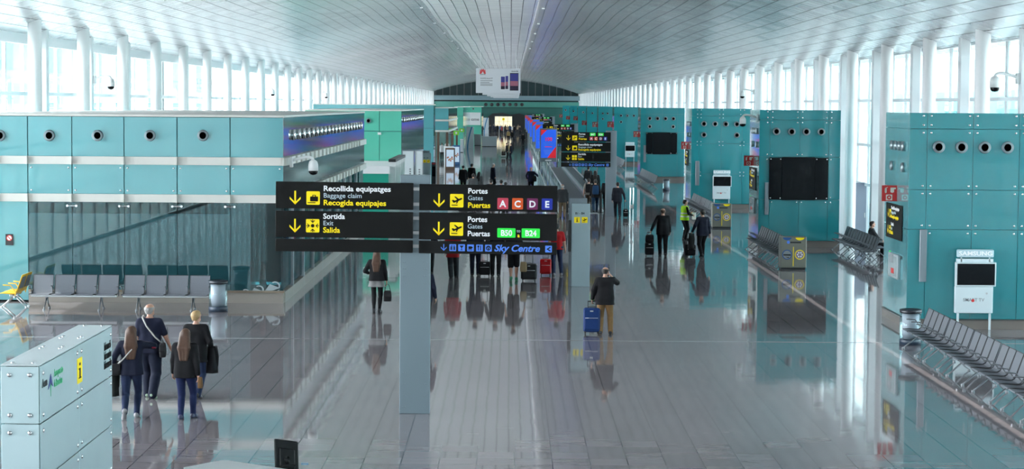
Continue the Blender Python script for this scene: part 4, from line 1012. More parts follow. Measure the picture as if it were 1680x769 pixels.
# left pair in front of the big pavilion
yb = ground(200, 508.5).y
xa = at(48, 505, yb).x; xb = at(342.5, 505, yb).x
SEATP = (xb - xa - 0.12) / 8
L4 = 4 * SEATP
b0 = beam_seat(4, 'left one of two grey benches before the big left pavilion', 'grey benches in front of the left pavilion', (xa + L4 / 2, yb + 0.1, 0), 0)
b1 = copy_tree(b0); b1.location = (xb - L4 / 2, yb + 0.1, 0); b1['label'] = 'right one of two grey benches before the big left pavilion, beside the bin'
# yellow edged bench turned away at the left edge
MEY = {'seat': seat_mesh(M_YPL), 'edge': edge_mesh(M_YPL), 'arm': arm_mesh(M_YPL), 'leg': leg_mesh(M_STEEL)}
gy = ground(22, 508)
t = beam_seat(2, 'yellow-edged bench with dark back at the left edge, turned sideways', None, (at(24, 500, yb + 0.6).x - 0.05, yb + 0.75, 0), R(-90), MEY)
MEB = MB(); 
for ch in [c for c in t.children if c.name.startswith('seat')]:
    b = MB(); b.add([(x, y, z) for x in (-0.235, 0.235) for y, z in ((0.262, 0.55), (0.362, 0.87), (0.372, 0.87), (0.278, 0.55))], [(0, 1, 5, 4), (3, 7, 6, 2), (1, 2, 6, 5), (0, 4, 7, 3), (0, 3, 2, 1), (4, 5, 6, 7)])
    b.build('back_cover', M_SEAT, ch, local=True)
def bench_row(x, y_far, n, who, group, arms=True, face=-90, gap=0.07, me=ME):
    src = None; L = 4 * SEATP + gap
    for k in range(n):
        y = y_far - L * (k + 0.5)
        if src is None: o = beam_seat(4, '', group, (x, y, 0), R(face), me, arms); src = o
        else: o = copy_tree(src); o.location = (x, y, 0)
        o['label'] = ('%s four-seat bench from the far end, %s' % (ORD[k + 1], who))
    return y_far - L * n
yfar = ground(1497, 566).y
bench_row(at(1497, 560, yfar).x - 0.05, yfar - 0.25, 6, 'beside the nearest right block', 'benches beside the nearest right block')
XBN = at(1497, 560, yfar).x - 0.05
bench_row(9.75, 83.2, 4, 'before the second right block', 'benches before the second right block')
bench_row(9.75, 114.2, 7, 'before the third right block', 'benches before the third right block')
bench_row(9.75, 159.5, 7, 'before the fourth right block', 'benches before the fourth right block', arms=False)
bench_row(9.75, 200.5, 7, 'before the fifth right block', 'benches before the fifth right block', arms=False)
yw = 83.2
bench_row(13.2, yw, 3, 'by the right window wall', 'benches by the right window wall')

# ------------------------------------------------------------------ bins
def bin_(loc, label, r=0.26, h=0.86):
    t = thing('waste_bin', label, 'bin', loc)
    b = MB(); b.lathe([(r, 0), (r, 0.13), (r * 0.96, 0.14)], n=28); b.build('base', mat('dark_blue_grey', (0.03, 0.05, 0.08), 0.4), t, local=True)
    b = MB(); b.lathe([(r * 0.97, 0.13), (r * 0.97, h - 0.08)], n=28); b.build('clear_shell', glass_mat('smoky_plastic', (0.80, 0.84, 0.86), 0.01, 0.22) if 'smoky_plastic' not in MATS else MATS['smoky_plastic'], t, local=True)
    b = MB(); b.lathe([(0.0, 0.14), (r * 0.66, 0.14), (r * 0.78, 0.3), (r * 0.74, 0.5), (r * 0.80, h - 0.12)], n=20); b.build('bag_liner', mat('white_bag_plastic', (0.62, 0.68, 0.74), 0.5), t, local=True)
    b = MB(); b.lathe([(r * 1.0, h - 0.09), (r * 1.03, h - 0.07), (r * 1.03, h - 0.01), (r * 0.85, h), (r * 0.7, h - 0.03), (0.0, h - 0.04)], n=28); b.build('rim', mat('black_blue_rim', (0.015, 0.02, 0.03), 0.35), t, local=True)
    return t
bin_(ground(358, 510.5), 'clear plastic bin with white liner at the end of the left benches')
bin_(Vector((at(1495, 566, yfar).x, yfar + 0.15, 0)), 'clear plastic bin at the far end of the nearest right bench row')
def bin_square(px0, px1, pyb, pyt, label):
    g0_, g1_ = ground(px0, pyb), ground(px1, pyb); Y = g0_.y; h = at(px0, pyt, Y).z; w_ = g1_.x - g0_.x
    cx = (g0_.x + g1_.x) / 2
    t = thing('recycling_bin', label, 'bin', (cx, Y, 0)); M_B = mat('warm_grey_metal', (0.24, 0.235, 0.20), 0.35, 0.4)
    b = MB(); b.box(-w_ / 2 + 0.03, w_ / 2 - 0.03, 0.03, 0.5, 0, 0.07); b.build('base', M_DARK, t, local=True)
    b = MB(); b.box(-w_ / 2, w_ / 2, 0.0, 0.55, 0.07, h, 0.01); b.build('body', M_B, t, local=True)
    b = MB(); b.box(-0.012, 0.012, -0.005, 0.0, 0.12, h * 0.70); b.build('yellow_line', M_YEL, t, local=True)
    for s_, m, m2, nm in ((-1, mat('blue_ring', (0.02, 0.10, 0.35), 0.4), M_GREY, 'blue'), (1, M_YEL, mat('mixed_print', (0.30, 0.22, 0.30), 0.5), 'yellow')):
        c = s_ * w_ * 0.245; zc = h * 0.46; r_ = w_ * 0.19
        b = MB(); b.plate(disc(c, zc, r_), 0.0, 0.006); ring = b.build(nm + '_ring', m, t, local=True)
        b = MB(); b.plate(disc(c, zc, r_ * 0.83), 0.0, 0.009); b.build('picture', m2, ring, local=True)
        b = MB()
        if s_ < 0: b.plate([(c - r_ * 0.75, zc + 0.1 * r_), (c + r_ * 0.78, zc + 0.1 * r_), (c + r_ * 0.75, zc - 0.25 * r_), (c - r_ * 0.75, zc - 0.2 * r_)], 0.0, 0.012); b.plate([(c - r_ * 0.5, zc - 0.45 * r_), (c + r_ * 0.5, zc - 0.5 * r_), (c + r_ * 0.3, zc - 0.7 * r_)], 0.0, 0.012)
        else:
            for k in range(6): a = k * 1.05; b.plate(disc(c + 0.45 * r_ * math.cos(a), zc + 0.45 * r_ * math.sin(a), r_ * 0.16, 7), 0.0, 0.012)
        b.build('printed_shape', M_DARK if s_ < 0 else M_TXT, ring, local=True)
        b = MB(); b.plate([(c + r_ * math.cos(a) * 0.9, h - 0.02 + r_ * 0.55 * math.sin(a)) for a in np.linspace(math.pi, 2 * math.pi, 10)], 0.0, 0.006); b.build(nm + '_top_mark', m, t, local=True)
    b = MB(); b.plate(disc(-w_ * 0.2, h * 0.84, w_ * 0.06, 14), 0.0, 0.006); b.build('logo_dot', M_BLUE, t, local=True)
    b = MB(); b.plate(rrect(w_ * 0.08, h * 0.835, w_ * 0.42, h * 0.045), 0.0, 0.006); b.build('logo_bar', M_DARK, t, local=True)
    return t
bin_square(1280, 1322, 442, 388.5, 'grey double recycling bin with blue and yellow rings, nearer of two')
bin_square(1168, 1199.5, 374.5, 334, 'grey double recycling bin partly behind the people, before the third right block')
g = ground(1093, 312.5); bin_((g.x, g.y, 0), 'grey bin at the near end of the fourth bench row', 0.24, 0.78)

# ------------------------------------------------------------------ information desk block in the foreground
HK = 2.55; c_ = CAM_H - HK
pf0, pf1, pb1 = ground(2.5, 597, HK), ground(65, 598, HK), ground(185, 533, HK)
x0, x1, y0, y1 = pf0.x, pf1.x, pf1.y, pb1.y
t = thing('information_stand', 'tall frosted glass information stand with yellow i sign in the left foreground', 'information stand', ((x0 + x1) / 2, y0, 0))
M_FG = mat('frosted_pale_glass', (0.50, 0.66, 0.69), 0.22, noise=0.06, nscale=1.2, coat=0.5); M_FT = mat('frosted_top_glass', (0.62, 0.70, 0.72), 0.3, noise=0.05, nscale=2)
b = MB(); b.box(x0 + 0.035, x1 - 0.035, y0 + 0.035, y1 - 0.035, 0.0, HK - 0.03); b.build('inner_frame', mat('pale_inner_frame', (0.40, 0.50, 0.52), 0.4, 0.2), t)
b = MB(); b.box(x0 - 0.005, x1 + 0.0, y0 - 0.005, y1 + 0.005, HK - 0.018, HK, 0.004); b.build('top_glass', M_FT, t)
zr = [0.05]; kz = at(65, 693, y0).z
rowh = HK - kz; z = HK - 0.025
rows = []
while z > 0.15: rows.append((max(0.04, z - rowh + 0.014), z)); z -= rowh
yj = [y0 + 0.012, y0 + (y1 - y0) * 0.46, y1]
ja = on_x(123, 560, x1).y; yj = [y0 + 0.012, on_x(149, 640, x1).y, y1]
yd = [y0 + 0.012, y0 + (y1 - y0) * 0.335, y0 + (y1 - y0) * 0.665, y1 - 0.01]
for (za, zb_) in rows:
    b = MB(); b.box(x0, x1 - 0.012, y0 - 0.006, y0 + 0.010, za, zb_, 0.003); b.build('end_glass_panel', M_FG, t)
    for k in range(2):
        ya, yb_ = (y0 + 0.012, (y0 + y1) / 2 - 0.004) if k == 0 else ((y0 + y1) / 2 + 0.004, y1)
        b = MB(); b.box(x1 - 0.010, x1 + 0.004, ya, yb_, za, zb_, 0.003); b.build('side_glass_panel', M_FG, t)
        for yy in (ya + 0.13, yb_ - 0.13):
            for zz_ in (za + 0.09, zb_ - 0.09): sub(BOLT['-x'], 'bolt', t, Vector((x1 + 0.004, yy, zz_)) - t.location)
    for xx in (x0 + (x1 - x0) * 0.22, x0 + (x1 - x0) * 0.74):
        for zz_ in (za + 0.10, zb_ - 0.10): sub(BOLT['y'], 'bolt', t, Vector((xx, y0 - 0.006, zz_)) - t.location)
for q in (0.03, 0.36, 0.40, 0.62, 0.66, 0.97):
    for xx in (x0 + (x1 - x0) * 0.25, x0 + (x1 - x0) * 0.78): sub(BOLT['z'], 'bolt', t, Vector((xx, y0 + (y1 - y0) * q, HK)) - t.location)
# lettering on the long side (faces +x): local frame with x along +y
sg = bpy.data.objects.new('long_side_print', None)
bpy.data.objects.remove(sg)
def side_print(name, m, mb, X):
    """mb drawn in x-z facing -y; turned so that +x runs along +y and it faces +x"""
    mb.v = [(X + (-y), x, z) for x, y, z in mb.v]
    return mb.build(name, m, t)
def sp(x, y): q = on_x(x, y, x1 + 0.005); return q.y, q.z
M_PN = mat('navy_print', (0.012, 0.03, 0.22), 0.4); M_PG = mat('green_print', (0.05, 0.45, 0.20), 0.4)
u0, v0 = sp(69, 636); u1, _ = sp(77.5, 632)
b = MB(); add_text(b, 'Aena', u0, 0, v0, 0.145, 0.015, xs=(u1 - u0) / 0.30); side_print('lettering', M_DARK, b, x1 + 0.006)
ua, _ = sp(78.5, 634); ub, _ = sp(87, 630); zt_ = sp(83, 613)[1]; zb_ = sp(83, 636)[1]; um = sp(83, 625)[0]
b = MB(); b.plate([(ua, zb_), (um, zt_), (um, zb_ + (zt_ - zb_) * 0.28)], 0, 0.004); b.plate([(ub, zb_), (um, zt_), (um, zb_ + (zt_ - zb_) * 0.28)], 0, 0.004); side_print('blue_arrow_logo', M_PN, b, x1 + 0.006)
b = MB(); b.plate([(um - 0.03, zb_ + 0.06), (um + 0.03, zb_ + 0.06), (um, sp(83, 650)[1])], 0, 0.004); side_print('green_tail_logo', M_PG, b, x1 + 0.006)
u2, v2 = sp(88.5, 618); u3, v3 = sp(104, 617)
b = MB(); add_text(b, 'Aeropuerto', u2, 0, v2, 0.135, 0.004, xs=(u3 - u2) / 0.70); side_print('lettering', M_PG, b, x1 + 0.006)
b = MB(); add_text(b, 'de Barcelona', u2, 0, v2 - 0.13, 0.135, 0.004, xs=(u3 - u2) / 0.82); side_print('lettering', M_PG, b, x1 + 0.006)
ui0, ui1 = sp(126.5, 610)[0], sp(134.5, 610)[0]; zi1, zi0 = sp(130, 587)[1], sp(130, 628)[1]
b = MB(); b.plate(rrect((ui0 + ui1) / 2, (zi0 + zi1) / 2, ui1 - ui0, zi1 - zi0, 0.01), 0, 0.004); ip = side_print('yellow_square', M_YEL, b, x1 + 0.006)
b = MB(); uc = (ui0 + ui1) / 2; hh_ = zi1 - zi0; ww = ui1 - ui0
b.plate(rrect(uc, zi1 - hh_ * 0.24, ww * 0.24, hh_ * 0.10, 0.0), 0, 0.003); b.plate(rrect(uc, zi0 + hh_ * 0.40, ww * 0.24, hh_ * 0.40), 0, 0.003); b.plate(rrect(uc - ww * 0.10, zi0 + hh_ * 0.57, ww * 0.30, hh_ * 0.05), 0, 0.003); b.plate(rrect(uc, zi0 + hh_ * 0.21, ww * 0.5, hh_ * 0.05), 0, 0.003)
b.v = [(x1 + 0.0105 + (-y), x, z) for x, y, z in b.v]; b.build('letter_i', M_SIGN, ip)
for i, w_ in enumerate(('Informació', 'Information', 'Información')):
    ua, va = sp(170.5, 575.5 + 15.3 * i); ub = sp(183, 575)[0]
    b = MB(); add_text(b, w_, ua, 0, va, 0.16, 0.012, xs=(ub - ua) / 0.80); side_print('lettering', M_SIGN, b, x1 + 0.006)
# counter with monitor at the bottom edge
gc = ground(373, 754.5, 1.12); YCT = gc.y
t = thing('information_counter', 'white counter top corner at the bottom edge of the picture', 'counter', (gc.x + 1.0, YCT - 0.6, 0))
pR = ground(450, 766, 1.12)
ang = math.atan2(pR.y - gc.y, pR.x - gc.x)
ca, sa = math.cos(ang), math.sin(ang)
def cl(u, v): return (gc.x + ca * u + sa * v, gc.y + sa * u - ca * v)
def prism(mb, pts, z0, z1):
    n = len(pts); a = sum(pts[i][0] * pts[(i + 1) % n][1] - pts[(i + 1) % n][0] * pts[i][1] for i in range(n))
    if a < 0: pts = pts[::-1]
    mb.add([(p[0], p[1], z0) for p in pts] + [(p[0], p[1], z1) for p in pts], [tuple(range(n - 1, -1, -1)), tuple(range(n, 2 * n))] + [(i, (i + 1) % n, (i + 1) % n + n, i + n) for i in range(n)])
b = MB(); prism(b, [cl(0, 0), cl(2.2, 0), cl(2.2, 0.72), cl(-0.06, 0.72), cl(-0.06, 0.05)], 1.07, 1.12); b.build('counter_top', M_WHITE, t)
b = MB(); prism(b, [cl(0.02, 0.04), cl(2.16, 0.04), cl(2.16, 0.68), cl(0.0, 0.68)], 0, 1.07); b.build('counter_body', mat('pale_counter_front', (0.60, 0.64, 0.66), 0.35), t)
pm = at(470, 769, YCT - 0.35)
tm = thing('computer_monitor', 'black computer monitor seen from behind at the bottom edge', 'monitor', (pm.x, YCT - 0.35, 1.12), R(200))
kx = (YCT - 0.35) / F_
zt_ = at(449, 722, YCT - 0.35).z - 1.12
b = MB(); b.box(-0.155, 0.155, -0.02, 0.02, zt_ - 0.40, zt_, 0.012); 
b.v = [(x, y - (z - zt_ + 0.2) * 0.12, z - x * -0.18) for x, y, z in b.v]; b.build('screen_housing', mat('black_plastic', (0.006, 0.007, 0.008), 0.5, spec=0.2), tm, local=True)
b = MB(); b.box(-0.10, 0.10, 0.02, 0.05, zt_ - 0.34, zt_ - 0.10, 0.01); b.v = [(x, y - (z - zt_ + 0.2) * 0.12, z + x * 0.18) for x, y, z in b.v]; b.build('rear_cover', mat('black_plastic', (0.006, 0.007, 0.008), 0.5, spec=0.2), tm, local=True)
b = MB(); b.tube([(0.0, 0.05, 0.02), (0.02, 0.07, 0.10), (0.0, 0.05, zt_ - 0.22)], 0.03, 8); b.box(-0.10, 0.10, -0.05, 0.12, 0.0, 0.02, 0.008); b.build('stand', MATS['black_plastic'], tm, local=True)
pc = at(500, 769, YCT - 0.3)
tc_ = thing('card_holder', 'small blue-framed card holder beside the black monitor', 'card holder', (pc.x, YCT - 0.3, 1.12))
zt_ = at(500, 759, YCT - 0.3).z - 1.12
b = MB(); b.box(-0.045, 0.045, -0.008, 0.008, 0.0, zt_, 0.003); b.build('frame', mat('pale_blue_plastic', (0.25, 0.5, 0.75), 0.3), tc_, local=True)
b = MB(); b.box(-0.036, 0.036, -0.012, -0.006, 0.02, zt_ - 0.012); b.build('card', M_GREY, tc_, local=True)

# ------------------------------------------------------------------ hanging billboards
def billboard(Y, label, first=False):
    s_ = 1.0
    kx = 190.0 / F_
    xc = -1.18; w_, h_ = 4.10, 2.26; z0 = 6.78
    t = thing('hanging_billboard', label, 'billboard', (xc, Y, z0), 0, 'white hanging billboards')
    b = MB(); b.box(-w_ / 2, w_ / 2, -0.06, 0.06, 0, h_, 0.02); b.build('board', mat('white_board', (0.62, 0.64, 0.68), 0.35, emit=0.10), t, local=True)
    for x in (-w_ * 0.4, w_ * 0.4):
        b = MB(); b.cyl((x, 0, h_), (x, 0, CAM_H + 5.2 - z0), 0.012, n=6); b.build('hanging_wire', M_STEEL, t, local=True)
    k = w_ / 73.0
    def P(u, v): return (-w_ / 2 + u * k, h_ - v * k)
    b = MB(); cx, cz = P(11.0, 7.0)
    for i in range(8):
        a = R(194 - 29.7 * i)
        ln = 0.32 if 1 < i < 6 else 0.26
        d = Vector((math.cos(a), math.sin(a))); n_ = Vector((-d.y, d.x)); o = Vector((cx, cz)) + d * 0.05
        pts = [o, o + d * ln * 0.45 + n_ * 0.055, o + d * ln * 0.85 + n_ * 0.05, o + d * ln, o + d * ln * 0.85 - n_ * 0.05, o + d * ln * 0.45 - n_ * 0.055]
        b.plate([(p.x, p.y) for p in pts], -0.06, 0.008)
    b.build('red_petal_logo', mat('bright_red_print', (0.65, 0.04, 0.05), 0.4), t, local=True)
    def tx(s, u, v, cap, wt, m, al='LEFT', xs=1.0):
        g = MB(); x, z = P(u, v); add_text(g, s, x, -0.06, z, cap * k / 0.7, wt, 0, al, 0.006, xs); g.build('lettering', m, t, local=True)
    tx('HUAWEI', 11, 10.6, 1.6, 0.02, M_DARK, 'CENTER'); tx('HUAWEI', 63.5, 5.4, 1.8, 0.03, M_DARK, 'CENTER', 1.15)
    tx('HUAWEI Ascend P7', 7.2, 17.0, 1.7, 0.02, M_DARK)
    for i, (ln, v) in enumerate(((20, 20.0), (15, 23.0), (20, 25.4), (20, 27.6))):
        g = MB(); x, z = P(7.2, v); g.box(x, x + ln * k, -0.066, -0.06, z - 0.035, z + 0.035); g.build('printed_line', M_GREY, t, local=True)
    M_PH = [mat('dusk_blue_print', (0.05, 0.05, 0.26), 0.3), mat('dusk_rose_print', (0.42, 0.14, 0.20), 0.3), mat('dusk_dark_print', (0.03, 0.02, 0.05), 0.3)]
    for u0, u1, v0, v1, nm in ((41, 47.5, 13, 34, 'phone'), (48.5, 53, 12, 33.5, 'phone'), (56.5, 69.2, 8.4, 35, 'phone')):
        g = MB(); a, c = P(u0 - 0.7, v0 - 1.2), P(u1 + 0.7, v1 + 1.0); g.box(a[0], c[0], -0.07, -0.06, c[1], a[1]); ph = g.build('phone_picture', M_DARK if u0 > 50 else M_WHITE, t, local=True)
        vv = [v0, v0 + (v1 - v0) * 0.45, v0 + (v1 - v0) * 0.75, v1]
        for i in range(3):
            g = MB(); a, c = P(u0, vv[i]), P(u1, vv[i + 1]); g.box(a[0], c[0], -0.074, -0.07, c[1], a[1]); g.build('phone_screen', M_PH[i], ph, local=True)
    return t
bbs = billboard(192.0, 'nearest white hanging billboard with red petal logo and phones')
for i, (Y, ln) in enumerate(((229, 'second'), (264, 'third'), (300, 'fourth'), (336, 'fifth'))):
    c = copy_tree(bbs); c.location.y = Y; c.location.x = -1.18 + 0.10 * (i + 1); c['label'] = '%s white hanging billboard, its lower edge showing beneath the nearest one' % ln

# ------------------------------------------------------------------ moving walkways and the row of advert screens
def walkway(xa, xb, ya, yb, label):
    t = thing('moving_walkway', label, 'moving walkway', ((xa + xb) / 2, ya, 0))
    b = MB(); b.box(xa + 0.25, xb - 0.25, ya - 0.8, yb, 0.0, 0.02); b.build('belt', mat('dark_walkway_belt', (0.045, 0.05, 0.055), 0.4, noise=0.1, nscale=3), t)
    b = MB(); b.box(xa + 0.2, xb - 0.2, ya - 1.6, ya - 0.8, 0.0, 0.025); b.build('comb_plate', M_STEEL, t)
    for x in (xa, xb):
        b = MB(); b.box(x - 0.16, x + 0.16, ya, yb, 0.0, 0.12, 0.02); b.build('skirt', M_STEEL, t)
        n = max(3, int((yb - ya) / 8))
        for k in range(n):
            y0_, y1_ = ya + (yb - ya) * k / n, ya + (yb - ya) * (k + 1) / n
            b = MB(); b.box(x - 0.008, x + 0.008, y0_ + 0.02, y1_ - 0.02, 0.12, 0.90); b.build('balustrade_glass', M_BAL, t)
        b = MB(); b.tube([(x, ya + 0.25, 0.40), (x, ya - 0.05, 0.50), (x, ya - 0.12, 0.72), (x, ya + 0.05, 0.90), (x, ya + 0.35, 0.95), (x, yb, 0.95)], 0.045, 8); b.build('handrail', M_STEEL, t)
        b = MB(); b.box(x - 0.07, x + 0.07, ya - 0.35, ya - 0.2, 0.0, 1.05, 0.02); b.build('end_post', M_DARK, t)
        n = int((yb - ya) / 3)
        for k in range(n):
            if 'balpost' not in MATS:
                b = MB(); b.box(-0.025, 0.025, -0.03, 0.03, 0, 0.85); MATS['balpost'] = b.mesh('baluster', M_CHROME)
            sub(MATS['balpost'], 'baluster', t, Vector((x, ya + 1 + k * 3, 0.05)) - t.location)
walkway(3.05, 4.85, 111.0, 190.0, 'right moving walkway with dark belt and glass sides')
t = thing('glass_railing', 'glass railing with steel posts just left of the advert screens', 'railing', (2.05, 118.0, 0))
for k in range(18):
    y0_ = 118 + 4 * k
    b = MB(); b.box(2.042, 2.058, y0_ + 0.05, y0_ + 3.95, 0.10, 0.95); b.build('glass_panel', M_BAL, t)
    b = MB(); b.box(2.01, 2.09, y0_ - 0.03, y0_ + 0.03, 0.0, 1.08, 0.01); b.build('steel_post', M_CHROME, t)
b = MB(); b.tube([(2.05, 118, 1.05), (2.05, 190, 1.05)], 0.04, 8); b.build('handrail', M_STEEL, t)
walkway(3.05, 4.85, 215.0, 300.0, 'far moving walkway beyond the right one')
M_ADB = mat('lit_blue_screen', (0.02, 0.12, 0.80), 0.3, emit=0.6); M_ADR = mat('lit_red_screen', (0.75, 0.02, 0.03), 0.3, emit=0.5)
def ad_screen(Y, label, pxl=888, pxr=912, dark=False):
    w_, h_ = 1.22, 2.35; x = 2.67; z0 = 1.72
    t = thing('advert_screen', label, 'advertisement screen', (x, Y, 0), 0, 'advert screens along the walkway')
    for q in (-0.09, 0.09):
        b = MB(); b.box(q - 0.035, q + 0.035, -0.05, 0.05, 0, z0, 0.01); b.build('post', M_STEEL, t, local=True)
    b = MB(); b.box(-w_ / 2, w_ / 2, -0.09, 0.09, z0, z0 + h_, 0.02); f = b.build('housing', M_POST2, t, local=True)
    e = 0.085; s0, s1, zb_, zt_ = -w_ / 2 + e, w_ / 2 - e, z0 + 0.28, z0 + h_ - 0.10
    b = MB(); b.box(s0, s1, -0.10, -0.085, zb_, zt_); sc = b.build('screen', M_BLACKG if dark else M_ADB, f, local=True)
    if not dark:
        b = MB(); b.plate([(s0, zt_), (s0, zt_ - 0.42), (s0 + 0.42, zt_)], -0.10, 0.004); b.build('red_corner', M_ADR, sc, local=True)
        b = MB(); b.plate([(s1, zb_), (s1, zb_ + 0.80), (s0 + 0.45, zb_)], -0.10, 0.004); b.build('red_corner', M_ADR, sc, local=True)
        b = MB(); add_text(b, '100', 0.0, -0.10, zt_ - 0.78, 0.36, 0.03, align='CENTER', th=0.006); b.build('lettering', M_ADR, sc, local=True)
        for i, (l_, v) in enumerate(((0.36, 0.92), (0.30, 1.02))):
            b = MB(); b.box(-l_, l_, -0.104, -0.10, zt_ - v - 0.02, zt_ - v + 0.02); b.build('printed_line', M_BLUE, sc, local=True)
        b = MB(); b.box(-0.25, 0.25, -0.104, -0.10, zt_ - 1.22, zt_ - 1.17); b.build('printed_line', M_ADR, sc, local=True)
        for i in range(4):
            b = MB(); b.box(-0.34 + 0.03 * i, 0.30, -0.104, -0.10, zt_ - 1.45 - 0.09 * i, zt_ - 1.42 - 0.09 * i); b.build('printed_line', mat('light_blue_print', (0.15, 0.30, 0.80), 0.4, emit=0.2), sc, local=True)
    b = MB(); b.box(-0.22, 0.22, -0.10, -0.09, z0 + 0.07, z0 + 0.14); b.build('name_strip', M_TXT, f, local=True)
    return t
a0 = ad_screen(146.0, 'nearest blue and red advert screen reading 100 beside the moving walkway')
for i in range(6):
    c = copy_tree(a0); c.location = (2.67 + 0.04 * (i + 1), 178 + 32 * i, 0); c['label'] = '%s blue and red advert screen in the receding row, counted from the camera' % ORD[i + 2]

# ------------------------------------------------------------------ shops and stands far down on the left
def ad_box(px0, px1, py0, py1, Y, m_frame, label, pic):
    g = at((px0 + px1) / 2, py1, Y); x0_, x1_ = at(px0, py0, Y).x, at(px1, py0, Y).x; zt_ = at(px0, py0, Y).z
    t = thing('advert_stand', label, 'advertisement stand', ((x0_ + x1_) / 2, Y, 0)); w_ = x1_ - x0_
    b = MB(); b.box(-w_ / 2, w_ / 2, -0.1, 0.1, 0.0, zt_, 0.02); f = b.build('frame', m_frame, t, local=True)
    b = MB(); b.box(-w_ * 0.38, w_ * 0.38, -0.115, -0.095, 0.28, zt_ - 0.15); p = b.build('poster', mat('lit_pale_poster', (0.55, 0.66, 0.78), 0.3, emit=0.35), f, local=True)
    if pic:
        random.seed(3)
        for k in range(9):
            u = -0.26 + 0.065 * k; v = 0.45 + 0.06 * math.sin(k * 2.1) + 0.1 * abs(k - 4) / 4
            b = MB(); b.plate(disc(u * w_, zt_ * v, w_ * 0.085, 9), -0.115, 0.005 + 0.001 * k); b.build('printed_shape', mat('rust_print', (0.45, 0.10, 0.04), 0.4) if k % 2 else mat('tan_print', (0.55, 0.30, 0.15), 0.4), p, local=True)
    return t
ad_box(742, 755, 238, 270, 196.0, mat('blue_frame', (0.02, 0.10, 0.24), 0.3), 'blue-framed lit advert stand behind the wooden one', True)
ad_box(728.5, 744.5, 240, 275, 189.0, M_WHITE, 'pale-framed lit advert stand just behind the wooden one', False)
ad_box(730.5, 746.5, 242.5, 279, 181.0, M_WOOD, 'wood-framed lit advert stand with rusty pattern near the shops', True)
g = ground(711, 304); t = thing('vending_machine', 'narrow black machine with red top beside the distant totem', 'machine', (at(711.5, 300, 150).x, 150.0, 0)); h_ = at(711, 266, 150).z
b = MB(); b.box(-0.16, 0.16, 0, 0.5, 0, h_, 0.02); b.build('body', M_DARK, t, local=True)
b = MB(); b.box(-0.12, 0.12, -0.01, 0.0, h_ - 0.16, h_ - 0.05); b.build('red_top', M_RED, t, local=True)
b = MB(); b.box(-0.12, 0.12, -0.01, 0.0, 0.5, h_ - 0.3); b.build('front_glass', M_BLACKG, t, local=True)
for (px0, px1, py0, py1, Y, lab) in ((744, 753, 214.5, 221.5, 214.0, 'small green hanging shop sign, nearer and left'), (753.5, 761.5, 210.5, 216.5, 232.0, 'small green hanging shop sign, further and right')):
    a_, c = at(px0, py0, Y), at(px1, py1, Y); t = thing('hanging_sign', lab, 'sign', ((a_.x + c.x) / 2, Y, c.z)); w_ = c.x - a_.x; h_ = a_.z - c.z
    b = MB(); b.box(-w_ / 2, w_ / 2, -0.05, 0.05, 0, h_, 0.01); b.build('panel', mat('lime_sign', (0.20, 0.55, 0.03), 0.4, emit=0.1), t, local=True)
    b = MB(); b.box(-w_ / 2 - 0.8, -w_ / 2, -0.03, 0.03, h_ * 0.4, h_ * 0.55); b.build('arm', M_STEEL, t, local=True)
    b = MB(); b.plate(disc(0, h_ / 2, h_ * 0.25, 12), -0.05, 0.01); b.build('pale_mark', M_TXT, t, local=True)
# white curved stand with a blue stripe
def curved_stand(px, pyt, pyb, s_, label):
    g = ground(px, pyb); Y = g.y; h_ = at(px, pyt, Y).z
    t = thing('curved_stand', label, 'display stand', (g.x, Y, 0)); w_ = 1.15 * s_
    b = MB(); N_ = 9; vs_ = []
    for k in range(N_ + 1):
        u = k / N_; dx = 0.20 * s_ * math.sin(u * math.pi * 0.5)
        vs_ += [(-w_ / 2 + dx, -0.15, u * h_), (w_ / 2, -0.15, u * h_), (w_ / 2, 0.15, u * h_), (-w_ / 2 + dx, 0.15, u * h_)]
    fs = [(4 * k + i, 4 * k + (i + 1) % 4, 4 * k + 4 + (i + 1) % 4, 4 * k + 4 + i) for k in range(N_) for i in range(4)] + [(3, 2, 1, 0), (4 * N_, 4 * N_ + 1, 4 * N_ + 2, 4 * N_ + 3)]
    b.add(vs_, fs); b.build('panel', mat('soft_white_panel', (0.62, 0.70, 0.74), 0.35), t, local=True)
    b = MB(); L_ = []; R_ = []
    for k in range(N_ + 1):
        u = k / N_; x = -w_ * 0.28 + 0.55 * s_ * (u ** 1.7); L_.append((x, u * h_)); R_.append((x + 0.17 * s_, u * h_))
    for k in range(N_): b.plate([L_[k], R_[k], R_[k + 1], L_[k + 1]], -0.15, 0.012)
    b.build('blue_stripe', mat('ocean_blue_print', (0.01, 0.20, 0.40), 0.4), t, local=True)
curved_stand(770, 208, 243, 1.0, 'white curved stand with blue stripe, nearer of two')
curved_stand(796.5, 193, 219, 1.1, 'small distant white curved stand with blue stripe')
